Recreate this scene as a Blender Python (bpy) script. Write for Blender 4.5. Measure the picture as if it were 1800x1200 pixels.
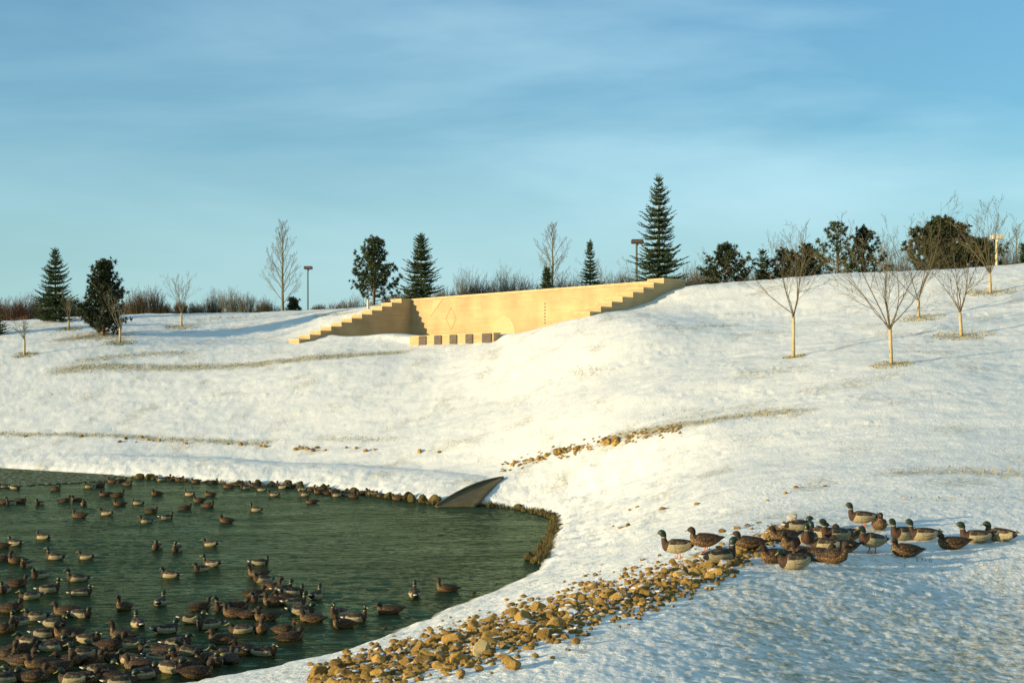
import bpy, math, random
import numpy as np
from mathutils import Vector, Matrix

for o in list(bpy.data.objects): bpy.data.objects.remove(o)
scene = bpy.context.scene
COL = scene.collection
R = math.radians

# ------------------------------------------------------------------ camera
CAM_Z = 4.5            # metres above the water (water is z = 0)
FPX, CX, HY = 2500.0, 900.0, 680.0
cam_d = bpy.data.cameras.new('camera'); cam = bpy.data.objects.new('camera', cam_d); COL.objects.link(cam)
cam.location = (0, 0, CAM_Z); cam.rotation_euler = (R(90), 0, 0)
cam_d.sensor_width = 36.0; cam_d.lens = 50.0; cam_d.shift_y = 80/1800.0
cam_d.clip_start = 0.1; cam_d.clip_end = 9000
scene.camera = cam

# ------------------------------------------------------------------ light
SUN_AZ = (-0.925, -0.380)     # horizontal direction towards the sun
SUN_EL = 7.0
world = bpy.data.worlds.new('World'); scene.world = world; world.use_nodes = True
nt = world.node_tree; nt.nodes.clear()
def N(nt, typ, **kw):
    n = nt.nodes.new(typ)
    for k, v in kw.items():
        if hasattr(n, k): setattr(n, k, v)
        else: n.inputs[k].default_value = v
    return n
sky = N(nt, 'ShaderNodeTexSky', sky_type='NISHITA', sun_disc=False, sun_elevation=R(SUN_EL),
        sun_rotation=math.atan2(SUN_AZ[0], SUN_AZ[1]), air_density=1.15, dust_density=0.6, ozone_density=2.2)
hs = N(nt, 'ShaderNodeMix', data_type='RGBA', blend_type='MULTIPLY'); hs.inputs[0].default_value = 1
hs.inputs[7].default_value = (0.53, 1.04, 1.38, 1)
nt.links.new(sky.outputs[0], hs.inputs[6])
tc = N(nt, 'ShaderNodeTexCoord')
mp = N(nt, 'ShaderNodeMapping'); mp.inputs['Rotation'].default_value = (0, R(30), R(8)); mp.inputs['Scale'].default_value = (1.25, 1.0, 6.0)
nt.links.new(tc.outputs['Generated'], mp.inputs[0])
ns = N(nt, 'ShaderNodeTexNoise'); ns.inputs['Scale'].default_value = 1.6; ns.inputs['Detail'].default_value = 9; ns.inputs['Roughness'].default_value = 0.53
ns.inputs['Distortion'].default_value = 0.3
nt.links.new(mp.outputs[0], ns.inputs['Vector'])
cr = N(nt, 'ShaderNodeMapRange'); cr.inputs[1].default_value = 0.36; cr.inputs[2].default_value = 0.74; cr.inputs[3].default_value = 0.12; cr.inputs[4].default_value = 0.70
nt.links.new(ns.outputs[0], cr.inputs[0])
cm = N(nt, 'ShaderNodeMix', data_type='RGBA'); cm.inputs[7].default_value = (4.3, 6.2, 6.9, 1)
sx0 = N(nt, 'ShaderNodeSeparateXYZ'); nt.links.new(tc.outputs['Generated'], sx0.inputs[0])
gx = N(nt, 'ShaderNodeMapRange'); gx.inputs[1].default_value = -0.38; gx.inputs[2].default_value = 0.05; gx.inputs[3].default_value = 0.45; gx.inputs[4].default_value = 1.0
nt.links.new(sx0.outputs[0], gx.inputs[0])          # thinner cirrus towards the left
gm = N(nt, 'ShaderNodeMath', operation='MULTIPLY'); nt.links.new(cr.outputs[0], gm.inputs[0]); nt.links.new(gx.outputs[0], gm.inputs[1])
nt.links.new(gm.outputs[0], cm.inputs[0]); nt.links.new(hs.outputs[2], cm.inputs[6])
gz = N(nt, 'ShaderNodeMapRange', interpolation_type='SMOOTHSTEP'); gz.inputs[1].default_value = 0.0; gz.inputs[2].default_value = 0.19; gz.inputs[3].default_value = 0.78; gz.inputs[4].default_value = 0.0
nt.links.new(sx0.outputs[2], gz.inputs[0])
hz = N(nt, 'ShaderNodeMix', data_type='RGBA'); hz.inputs[7].default_value = (2.75, 4.25, 4.5, 1)      # dull haze bank low over the horizon
nt.links.new(gz.outputs[0], hz.inputs[0]); nt.links.new(cm.outputs[2], hz.inputs[6])
bg = N(nt, 'ShaderNodeBackground'); bg.inputs['Strength'].default_value = 0.107
wo = N(nt, 'ShaderNodeOutputWorld')
nt.links.new(hz.outputs[2], bg.inputs[0]); nt.links.new(bg.outputs[0], wo.inputs[0])

sd_ = bpy.data.lights.new('sun', 'SUN'); sun = bpy.data.objects.new('sun', sd_); COL.objects.link(sun)
sd_.energy = 5.0; sd_.angle = R(0.55); sd_.color = (1.0, 0.81, 0.50)
tosun = Vector((SUN_AZ[0]*math.cos(R(SUN_EL)), SUN_AZ[1]*math.cos(R(SUN_EL)), math.sin(R(SUN_EL))))
sun.rotation_euler = tosun.to_track_quat('Z', 'Y').to_euler()

scene.render.engine = 'CYCLES'
scene.view_settings.view_transform = 'Standard'; scene.view_settings.look = 'None'
scene.view_settings.exposure = 0.62; scene.view_settings.gamma = 1.0
scene.render.resolution_x = 1024; scene.render.resolution_y = 682

# ------------------------------------------------------------------ helpers
def P(px, py, d):                      # a point at depth d seen at photo pixel (px, py)
    return ((px-CX)/FPX*d, d, CAM_Z + (HY-py)/FPX*d)

def tag(o, label=None, cat=None, group=None, kind=None):
    if label: o['label'] = label
    if cat: o['category'] = cat
    if group: o['group'] = group
    if kind: o['kind'] = kind
    return o

def empty(name, loc=(0, 0, 0), rz=0.0):
    o = bpy.data.objects.new(name, None); COL.objects.link(o)
    o.location = loc; o.rotation_euler = (0, 0, rz); o.empty_display_size = 0.2
    return o

class MB:
    def __init__(s): s.v = []; s.f = []; s.m = []
    def add(s, vs, fs, m=0):
        b = len(s.v); s.v += [tuple(v) for v in vs]
        s.f += [tuple(i+b for i in f) for f in fs]; s.m += [m]*len(fs)
    def box(s, x0, x1, y0, y1, z0, z1, m=0):
        s.add([(x0,y0,z0),(x1,y0,z0),(x1,y1,z0),(x0,y1,z0),(x0,y0,z1),(x1,y0,z1),(x1,y1,z1),(x0,y1,z1)],
              [(0,3,2,1),(4,5,6,7),(0,1,5,4),(1,2,6,5),(2,3,7,6),(3,0,4,7)], m)
    def tube(s, pts, rads, n=5, m=0, cap=True):
        pts = [Vector(p) for p in pts]; b = len(s.v); k = len(pts)
        ref = Vector((0, 0, 1)) if abs((pts[-1]-pts[0]).normalized().z) < 0.9 else Vector((1, 0, 0))
        for i, p in enumerate(pts):
            t = (pts[min(i+1, k-1)]-pts[max(i-1, 0)])
            t = t.normalized() if t.length > 1e-9 else Vector((0, 0, 1))
            a = t.cross(ref)
            if a.length < 1e-5: a = t.cross(Vector((0, 1, 0.1)))
            a.normalize(); c = t.cross(a)
            for j in range(n):
                q = 2*math.pi*j/n
                s.v.append(tuple(p + (a*math.cos(q) + c*math.sin(q))*rads[i]))
        for i in range(k-1):
            for j in range(n):
                j2 = (j+1) % n
                s.f.append((b+i*n+j, b+i*n+j2, b+(i+1)*n+j2, b+(i+1)*n+j)); s.m.append(m)
        if cap:
            s.f.append(tuple(b+j for j in range(n))[::-1]); s.m.append(m)
            s.f.append(tuple(b+(k-1)*n+j for j in range(n))); s.m.append(m)
    def loft(s, rings, m=0, close=True):
        b = len(s.v); n = len(rings[0])
        for r in rings: s.v += [tuple(p) for p in r]
        for i in range(len(rings)-1):
            for j in range(n):
                j2 = (j+1) % n
                s.f.append((b+i*n+j, b+i*n+j2, b+(i+1)*n+j2, b+(i+1)*n+j)); s.m.append(m(i, j) if callable(m) else m)
        if close:
            s.f.append(tuple(b+j for j in range(n))[::-1]); s.m.append(m(0, 0) if callable(m) else m)
            s.f.append(tuple(b+(len(rings)-1)*n+j for j in range(n))); s.m.append(m(len(rings)-2, 0) if callable(m) else m)
    def mesh(s, name, mats, smooth=False):
        me = bpy.data.meshes.new(name); me.from_pydata(s.v, [], s.f)
        for mt in (mats if isinstance(mats, (list, tuple)) else [mats]): me.materials.append(mt)
        me.polygons.foreach_set('material_index', s.m)
        if smooth: me.polygons.foreach_set('use_smooth', [True]*len(s.f))
        me.update(); return me
    def build(s, name, mats, parent=None, smooth=False, loc=None):
        o = bpy.data.objects.new(name, s.mesh(name, mats, smooth)); COL.objects.link(o)
        if parent is not None: o.parent = parent
        if loc is not None: o.location = loc
        return o

def smooth(a, b, x):
    t = np.clip((x-a)/(b-a), 0, 1); return t*t*(3-2*t)

# 2D gradient noise, vectorised
_rs = np.random.RandomState(7); _perm = _rs.permutation(512); _ang = _rs.rand(512)*2*np.pi
_gx, _gy = np.cos(_ang), np.sin(_ang)
def pn(x, y, seed=0):
    xi = np.floor(x).astype(np.int64); yi = np.floor(y).astype(np.int64); xf = x-xi; yf = y-yi
    def g(ix, iy, fx, fy):
        h = _perm[(_perm[(ix+seed*37) & 511] + iy) & 511]; return _gx[h]*fx + _gy[h]*fy
    u = xf*xf*xf*(xf*(xf*6-15)+10); v = yf*yf*yf*(yf*(yf*6-15)+10)
    a = g(xi, yi, xf, yf)*(1-u) + g(xi+1, yi, xf-1, yf)*u
    b = g(xi, yi+1, xf, yf-1)*(1-u) + g(xi+1, yi+1, xf-1, yf-1)*u
    return (a*(1-v) + b*v)*1.5
def fbm(x, y, o=4, seed=0):
    r = 0; a = 1; 
    for i in range(o): r = r + a*pn(x*2**i, y*2**i, seed+i); a *= 0.5
    return r

# ------------------------------------------------------------------ terrain
WL = np.array([-7.8, 110.0])                   # inner back-left corner of the retaining wall
WU = np.array([0.665, -0.746]); WU = WU/np.hypot(*WU)     # along the main wall, to the right
WT = np.array([-WU[1]*-1, -WU[0]]) * np.array([1, 1])
WT = np.array([WU[1], -WU[0]])                  # forward, out of the wall
WTOP = CAM_Z + 6.8; WLEN = 27.3; WTH = 1.35
STEP_RUN, STEP_RISE = 0.93, 0.33
def wall_pt(u, t): return WL + WU*u + WT*t

SHORE = [(400,1200),(560,1161),(660,1128),(750,1091),(800,1068),(860,1045),(910,1024),(945,1003),(966,975),(972,950),(984,925),(980,908),(950,900),
         (905,893),(860,888),(835,888),(770,884),(735,880),(690,874),(640,866),(590,862),(540,858),(480,853),(400,850),(330,845),(200,836),(100,830),(0,824),(-200,818),(-500,812)]
def W0(px, py): 
    d = CAM_Z*FPX/(py-HY); return ((px-CX)/FPX*d, d)
shore = [W0(*s) for s in SHORE] + [(-75, 70), (-100, 40), (-80, 5), (-45, -4), (-25, 6), (-14, 13), (-9.0, 17.0)]
SH = np.array(shore)
def sdist(x, y):                                # signed distance to the pond edge, + on land
    a = SH; b = np.roll(SH, -1, axis=0)
    best = np.full(x.shape, 1e9); inside = np.zeros(x.shape, bool)
    for (ax, ay), (bx, by) in zip(a, b):
        ex, ey = bx-ax, by-ay
        t = np.clip(((x-ax)*ex + (y-ay)*ey)/(ex*ex+ey*ey), 0, 1)
        d = np.hypot(x-ax-t*ex, y-ay-t*ey); best = np.minimum(best, d)
        c = ((ay > y) != (by > y)) & (x < (bx-ax)*(y-ay)/(by-ay+1e-12)+ax)
        inside ^= c
    return np.where(inside, -best, best)

CP = [(0,770,85),(0,700,94),(0,650,100),(0,610,107),(0,590,112),(0,572,121),
 (-500,740,90),(-500,640,104),(-500,590,120),(150,768,82.5),(150,640,100),(150,590,110),(150,560,123),
 (300,772,80),(300,700,90),(300,650,98),(300,600,108),(300,570,118),(300,551,128),
 (450,782,77),(500,700,86),(500,640,95),(480,600,104),(450,565,118),(500,547,128),
 (620,793,71),(620,700,83),(620,640,91),(600,612,98),(750,800,66.5),(750,730,76),(750,660,86),(750,612,94),
 (725,607,96.6),(865,602,90.3),(800,604,93.4),(900,592,88.6),(960,572,87.2),(1040,552,85),
 (880,700,75),(1000,600,80),(1000,650,74),(1000,700,67),(1100,600,74),(1100,700,61),(1100,563,80),
 (1250,507,94),(1250,560,81),(1250,620,70),(1250,700,58),(1250,800,46),(1250,870,37.5),(1250,925,29),
 (1400,496,93),(1400,560,78),(1400,628,63),(1400,720,51),(1400,850,36.5),
 (1600,479,91),(1615,557,71),(1567,640,57),(1600,720,47),(1600,850,33.5),
 (1800,462,88),(1740,515,76.5),(1690,592,64.5),(1800,600,62),(1800,650,54.5),(1800,750,43),(1800,850,32.5),
 (2150,440,86),(2150,600,60),(2150,850,31),(2150,1000,20),
 (900,820,59.5),(1000,800,54.5),(1100,772,51.5),(1100,870,41),(1060,950,33.5),(1120,950,30),(1190,980,23.8),
 (1000,1050,22.5),(1000,1095,16.4),(900,1140,15.2),(740,1180,14.6),(560,1200,15.3),(1120,1020,20),(1300,960,23.4),(1400,925,26.6),
 (1400,985,21.6),(1500,940,25.2),(1700,955,24.0),(1500,1020,20.2),(1300,1080,17.2),(1100,1150,14.3),(1000,1200,13.1),
 (1300,1200,13.6),(1800,1200,15.0),(1800,1050,20.5),(1550,1120,16.8)]
C = [P(*c) for c in CP]
for u, t, z in [(-2.3,0,6.45),(-2.3,3,5.45),(-2.3,6,4.4),(-2.3,9,3.35),(-1,12,2.85),(0,-3,6.55),(0,-12,6.7),(13,-3,6.5),(13,-12,6.6),(27,-3,6.5),(27,-12,6.6),
                (28.2,0,6.22),(28.2,3,4.98),(28.2,5.5,4.5),(-8,0,6.3),(-8,8,3.7),(35,-3,6.5)]:
    p = wall_pt(u, t); C.append((p[0], p[1], CAM_Z+z))
for x, y, z in [(0,0,-1.7),(3,6,-2.15),(0,-12,-1.5),(12,4,-1.8),(60,20,-1),(60,60,4.5),(80,0,-1),(0,-60,-1),(-60,-30,-2),(-110,60,-2.5),(-70,110,3.5),(-110,120,5),
                (50,95,8),(80,110,8.5),(-60,140,6.3),(0,140,6.5),(40,130,6.0),(80,150,6),(-20,138,6.6)]:
    C.append((x, y, CAM_Z+z))
C = np.array(C)
def _phi(r2): return 0.5*r2*np.log(r2+1e-9)
_n = len(C); A = np.zeros((_n+3, _n+3)); rr = (C[:, None, 0]-C[None, :, 0])**2 + (C[:, None, 1]-C[None, :, 1])**2
A[:_n, :_n] = _phi(rr) + np.eye(_n)*1.5; A[:_n, _n] = 1; A[:_n, _n+1:] = C[:, :2]; A[_n:, :_n] = A[:_n, _n:].T
WSOL = np.linalg.solve(A, np.concatenate([C[:, 2], [0, 0, 0]]))
def tps(x, y):
    out = np.full(x.shape, WSOL[_n]) + WSOL[_n+1]*x + WSOL[_n+2]*y
    for i in range(_n): out += WSOL[i]*_phi((x-C[i, 0])**2 + (y-C[i, 1])**2)
    return out
def terrain(x, y):
    x = np.asarray(x, float); y = np.asarray(y, float)
    z = tps(x, y)
    r = np.hypot(x, y)
    far = CAM_Z + 3.0 + 1.5*fbm(x/300+3, y/300)
    w = smooth(135, 230, r); z = np.where(w > 0, np.clip(z, -5, 20), z)*(1-w) + far*w
    z = np.maximum(z, 0.7)
    # recess of the wall
    dx, dy = x-WL[0], y-WL[1]; u = dx*WU[0]+dy*WU[1]; t = dx*WT[0]+dy*WT[1]
    zin = CAM_Z + 3.40 + 0.42*np.exp(-((u-5.5)/3.4)**2 - ((t-6.0)/2.6)**2) + 0.35*np.exp(-(u/1.5)**2)
    m = smooth(-0.95, -0.3, u)*(1-smooth(WLEN-0.9, WLEN-0.3, u))*smooth(-1.0, -0.35, t)*(1-smooth(7.0, 8.0, t))
    mound = smooth(2.0, 5, u)*(1-smooth(8.5, 10.6, u))*(1-smooth(9.3, 10.8, t))*smooth(3, 6, t)
    z = z*(1-m) + zin*m
    m2 = smooth(-2.2, -1.1, u)*(1-smooth(-0.95, -0.3, u))*smooth(-1, 0, t)*(1-smooth(8.5, 10.5, t))
    z = z - 0.0*m2
    # relief
    n1 = fbm(x/7.0, y/7.0, 3, 1); n2 = fbm(x/1.6+9, y/0.9, 3, 4); n3 = fbm(x/0.34, y/0.22, 3, 8)
    nearf = 1-smooth(26, 46, r)
    quiet = 1-0.8*m
    z = z + quiet*(0.07*n1*smooth(18, 40, r) + 0.022*n1*nearf + (0.036*smooth(28, 60, r)+0.008)*n2 + (0.007*nearf + 0.008)*n3 + 0.007*nearf*fbm(x/0.12, y/0.10, 2, 19) + 0.016*smooth(24, 50, r)*np.abs(fbm(x/0.9+5, y/0.55, 3, 15)))
    # pond
    s = sdist(x, y) + 0.16*fbm(x/0.9, y/0.9, 3, 11)
    nw = (1-smooth(32, 44, y))
    k = 1-smooth(0.0, 6.0, s)
    bank = 0.03 + np.maximum(s, 0)*(0.27-0.04*nw) + (0.10-0.07*nw)*smooth(0, 0.35, s)*(1+(0.3+0.5*nearf)*fbm(x/0.5, y/0.5, 3, 12))
    z = np.where(s > 0, bank*k + z*(1-k), np.maximum(0.03 + s*0.45, -2.0))
    return z
def tz(x, y): return float(terrain(np.array([x]), np.array([y]))[0])
_ds = np.geomspace(8, 175, 900)
def G(px, py, dz=0.0):                     # where the line of sight through a photo pixel meets the ground
    xs = (px-CX)/FPX*_ds; zs = CAM_Z + (HY-py)/FPX*_ds
    h = terrain(xs, _ds)+dz - zs
    i = int(np.argmax(h > 0)) if (h > 0).any() else len(_ds)-1
    d = _ds[i]; x = xs[i]
    return Vector((x, d, tz(x, d)))
def onground(px, d):
    x = (px-CX)/FPX*d; return Vector((x, d, tz(x, d)))
def W(px, py):                              # on the water
    x, y = W0(px, py); return Vector((x, y, 0))

# dead grass showing through thin snow, as world-space strokes (points from the ground itself)
STROKES = [([(110,652),(190,645),(330,646),(450,640),(560,628),(700,619)],0.9,1.0),([(150,635),(250,624),(330,622)],0.8,.8),
 ([(0,764),(120,763),(260,771),(380,776),(470,781)],0.45,.95),([(560,770),(690,771)],0.5,.6),
 ([(1080,768),(1160,756),(1230,742),(1330,726),(1400,724)],0.7,.95),([(1590,832),(1680,828),(1790,835)],0.7,.8),([(1180,722),(1280,735)],.8,.3),
 ([(1590,985),(1660,1000),(1790,1010)],0.45,.45),([(1450,1040),(1600,1050)],.4,.3),([(1210,577),(1290,572)],0.6,.6),([(110,598),(165,592)],0.9,1.0),([(340,562),(450,556)],0.9,.5),([(560,556),(625,548)],.5,.7),
 ([(1560,875),(1800,880)],.6,.3),([(1700,515),(1790,512)],.5,.5),([(60,700),(130,690)],.5,.3),([(1000,655),(1080,655)],.6,.35)]
WELLS = [(43,625,.9),(121,579,1.0),(210,603,1.2),(319,575,1.4),(182,590,2.2),(1395,628,.5),(1567,640,.8),(1615,559,1.2),(1690,592,1.3),(1740,515,1.2)]
strokes = [([G(*p) for p in s], w, a) for s, w, a in STROKES]
wells = [(G(px, py), r) for px, py, r in WELLS]

def build_ground():
    ang_f = np.linspace(R(-25), R(25), 1150)
    ang_s = np.concatenate([np.linspace(R(25.4), R(60), 70), np.linspace(R(62), R(298), 80), np.linspace(R(300), R(334.6), 70)])
    ang = np.concatenate([ang_f, ang_s]); nA = len(ang)
    rad = np.concatenate([np.linspace(0.4, 9.5, 22), np.geomspace(10, 132, 640), np.geomspace(134, 260, 40), np.geomspace(280, 6000, 26)])
    nR = len(rad)
    AA, RR = np.meshgrid(ang, rad); X = (np.sin(AA)*RR).ravel(); Y = (np.cos(AA)*RR).ravel()
    Z = np.empty_like(X)
    for i in range(0, len(X), 60000): Z[i:i+60000] = terrain(X[i:i+60000], Y[i:i+60000])
    # old footprints and duck tracks
    tr = random.Random(44)
    for pl in ([(880,720),(960,690),(1050,655),(1150,640)],[(950,720),(965,690),(985,655)],[(1190,700),(1300,690),(1500,700),(1790,690)],[(1250,800),(1400,760),(1600,740)],[(200,720),(420,700),(620,690)],[(1150,600),(1260,640),(1450,660)],
               [(1250,900),(1150,930),(1040,960)],[(1480,1000),(1600,1040),(1790,1060)],[(1300,560),(1500,540),(1790,560)]):
        w = [G(*p) for p in pl]
        for a, b in zip(w[:-1], w[1:]):
            L = (b-a).length; n = int(L/0.75)
            for k in range(n):
                c = a.lerp(b, (k+tr.random()*.5)/n); cx_, cy_ = c.x+tr.gauss(0, .35), c.y+tr.gauss(0, .35); rr0 = tr.uniform(.10, .20)
                sel = np.where((np.abs(X-cx_) < .7) & (np.abs(Y-cy_) < .7))[0]
                q = ((X[sel]-cx_)**2+(Y[sel]-cy_)**2)/rr0**2
                Z[sel] += -0.05*tr.uniform(.4, 1.2)*np.exp(-q) + 0.015*np.exp(-((np.sqrt(q)-1.6)**2)*3)
    V = np.stack([X, Y, Z], 1)
    i = np.arange(nR-1)[:, None]; j = np.arange(nA)[None, :]; j2 = (j+1) % nA
    F = np.stack([i*nA+j, i*nA+j2, (i+1)*nA+j2, (i+1)*nA+j], -1).reshape(-1, 4)[:, ::-1]
    me = bpy.data.meshes.new('snowy_ground')
    me.vertices.add(len(V)); me.vertices.foreach_set('co', V.ravel())
    me.loops.add(F.size); me.loops.foreach_set('vertex_index', F.ravel().astype(np.int32))
    me.polygons.add(len(F)); me.polygons.foreach_set('loop_start', np.arange(0, F.size, 4, dtype=np.int32))
    me.polygons.foreach_set('loop_total', np.full(len(F), 4, dtype=np.int32))
    me.polygons.foreach_set('use_smooth', np.ones(len(F), bool)); me.update(); me.validate()
    g = np.zeros(len(X))
    for pts, w, a in strokes:
        xs = [p.x for p in pts]; ys = [p.y for p in pts]
        sel = np.where((X > min(xs)-6) & (X < max(xs)+6) & (Y > min(ys)-6) & (Y < max(ys)+6))[0]
        if not len(sel): continue
        x, y = X[sel], Y[sel]; best = np.full(len(sel), 1e9)
        for p, q in zip(pts[:-1], pts[1:]):
            ex, ey = q.x-p.x, q.y-p.y; t = np.clip(((x-p.x)*ex+(y-p.y)*ey)/(ex*ex+ey*ey+1e-9), 0, 1)
            best = np.minimum(best, np.hypot(x-p.x-t*ex, y-p.y-t*ey))
        n = fbm(x/1.3, y/1.6, 4, 21)
        g[sel] = np.maximum(g[sel], 0.95*a*(1-smooth(0.0, 1.35, best/(w*1.7)*(1+0.9*n) - 0.5*n)))
    for p, r in wells:
        sel = np.where((np.abs(X-p.x) < 5) & (np.abs(Y-p.y) < 5))[0]
        x, y = X[sel], Y[sel]; n = fbm(x/0.8, y/1.0, 4, 31)
        q = np.hypot((x-p.x)/1.0, (y-p.y)/0.9)/r*(1+0.7*n)
        g[sel] = np.maximum(g[sel], 0.85*(1-smooth(0.5, 1.1, q)))
    # thin crusted snow in odd spots; the near bank's is darkened to imitate grazing light
    rr_ = np.hypot(X, Y); n = fbm(X/2.4, Y/3.1, 4, 41)
    g = np.maximum(g, (0.16+0.42*smooth(0.1, 0.9, n))*(rr_ < 140))
    n = fbm(X/1.1, Y/1.6, 4, 45)
    g = np.maximum(g, (0.62+0.14*smooth(-0.1, 0.8, n))*(1-smooth(17, 32, rr_))*smooth(0.2, 3, X+0.06*(16-Y)))
    s = sdist(X, Y); mud = (1-smooth(-0.1, 0.12, s))
    at = me.attributes.new('grass', 'FLOAT', 'POINT'); at.data.foreach_set('value', g.astype(np.float32))
    at = me.attributes.new('mud', 'FLOAT', 'POINT'); at.data.foreach_set('value', mud.astype(np.float32))
    o = bpy.data.objects.new('ground', me); COL.objects.link(o); me.materials.append(M['snow'])
    tag(o, kind='structure')

# ------------------------------------------------------------------ materials
M = {}
def mat(name, rgb, rough=0.8, noise=None, bump=None, spec=0.3, obj=True):
    m = bpy.data.materials.new(name); m.use_nodes = True; n = m.node_tree; b = n.nodes['Principled BSDF']
    b.inputs['Roughness'].default_value = rough; b.inputs['Specular IOR Level'].default_value = spec
    b.inputs['Base Color'].default_value = (*rgb, 1)
    t = N(n, 'ShaderNodeTexCoord'); out = t.outputs['Object' if obj else 'Generated']
    if noise:
        sc, rgb2, lo, hi = noise
        x = N(n, 'ShaderNodeTexNoise'); x.inputs['Scale'].default_value = sc; x.inputs['Detail'].default_value = 5
        n.links.new(out, x.inputs['Vector'])
        r = N(n, 'ShaderNodeMapRange'); r.inputs[1].default_value = lo; r.inputs[2].default_value = hi; n.links.new(x.outputs[0], r.inputs[0])
        mx = N(n, 'ShaderNodeMix', data_type='RGBA'); mx.inputs[6].default_value = (*rgb, 1); mx.inputs[7].default_value = (*rgb2, 1)
        n.links.new(r.outputs[0], mx.inputs[0]); n.links.new(mx.outputs[2], b.inputs['Base Color'])
    if bump:
        sc, st = bump
        x = N(n, 'ShaderNodeTexNoise'); x.inputs['Scale'].default_value = sc; x.inputs['Detail'].default_value = 6
        n.links.new(out, x.inputs['Vector'])
        bp = N(n, 'ShaderNodeBump'); bp.inputs['Strength'].default_value = st; bp.inputs['Distance'].default_value = 0.02
        n.links.new(x.outputs[0], bp.inputs['Height']); n.links.new(bp.outputs[0], b.inputs['Normal'])
    M[name] = m; return m

def snow_mat():
    m = mat('snow', (0.8, 0.8, 0.8), 0.55, spec=0.25); n = m.node_tree; b = n.nodes['Principled BSDF']
    t = N(n, 'ShaderNodeTexCoord'); o = t.outputs['Object']
    ga = N(n, 'ShaderNodeAttribute', attribute_name='grass'); ma = N(n, 'ShaderNodeAttribute', attribute_name='mud')
    # fine break-up of the grass and near-bank darkening mask
    f = N(n, 'ShaderNodeTexNoise'); f.inputs['Scale'].default_value = 7.5; f.inputs['Detail'].default_value = 9; f.inputs['Roughness'].default_value = 0.74
    n.links.new(o, f.inputs['Vector'])
    a = N(n, 'ShaderNodeMath', operation='ADD'); n.links.new(ga.outputs['Fac'], a.inputs[0])
    f2 = N(n, 'ShaderNodeMapRange'); f2.clamp = False; f2.inputs[1].default_value = .35; f2.inputs[2].default_value = .65; n.links.new(f.outputs[0], f2.inputs[0]); n.links.new(f2.outputs[0], a.inputs[1])
    r = N(n, 'ShaderNodeMapRange'); r.inputs[1].default_value = 0.85; r.inputs[2].default_value = 1.65; n.links.new(a.outputs[0], r.inputs[0])
    g2 = N(n, 'ShaderNodeTexNoise'); g2.inputs['Scale'].default_value = 14; g2.inputs['Detail'].default_value = 4; n.links.new(o, g2.inputs['Vector'])
    gc = N(n, 'ShaderNodeMix', data_type='RGBA'); gc.inputs[6].default_value = (0.16, 0.13, 0.045, 1); gc.inputs[7].default_value = (0.42, 0.34, 0.15, 1)
    n.links.new(g2.outputs[0], gc.inputs[0])
    sn = N(n, 'ShaderNodeTexNoise'); sn.inputs['Scale'].default_value = 1.3; sn.inputs['Detail'].default_value = 6; n.links.new(o, sn.inputs['Vector'])
    sc = N(n, 'ShaderNodeMix', data_type='RGBA'); sc.inputs[6].default_value = (0.82, 0.80, 0.73, 1); sc.inputs[7].default_value = (0.71, 0.69, 0.62, 1)
    n.links.new(sn.outputs[0], sc.inputs[0])
    mx = N(n, 'ShaderNodeMix', data_type='RGBA'); n.links.new(r.outputs[0], mx.inputs[0]); n.links.new(sc.outputs[2], mx.inputs[6]); n.links.new(gc.outputs[2], mx.inputs[7])
    m2 = N(n, 'ShaderNodeMix', data_type='RGBA'); n.links.new(ma.outputs['Fac'], m2.inputs[0]); n.links.new(mx.outputs[2], m2.inputs[6]); m2.inputs[7].default_value = (0.13, 0.10, 0.03, 1)
    n.links.new(m2.outputs[2], b.inputs['Base Color'])
    x = N(n, 'ShaderNodeTexNoise'); x.inputs['Scale'].default_value = 13; x.inputs['Detail'].default_value = 7; x.inputs['Roughness'].default_value = 0.6
    n.links.new(o, x.inputs['Vector'])
    bp = N(n, 'ShaderNodeBump'); bp.inputs['Strength'].default_value = 0.9; bp.inputs['Distance'].default_value = 0.04
    n.links.new(x.outputs[0], bp.inputs['Height'])
    x2 = N(n, 'ShaderNodeTexNoise'); x2.inputs['Scale'].default_value = 0.9; x2.inputs['Detail'].default_value = 5; n.links.new(o, x2.inputs['Vector'])
    bp2 = N(n, 'ShaderNodeBump'); bp2.inputs['Strength'].default_value = 0.5; bp2.inputs['Distance'].default_value = 0.12
    n.links.new(x2.outputs[0], bp2.inputs['Height']); n.links.new(bp.outputs[0], bp2.inputs['Normal'])
    n.links.new(bp2.outputs[0], b.inputs['Normal'])
snow_mat()

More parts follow.
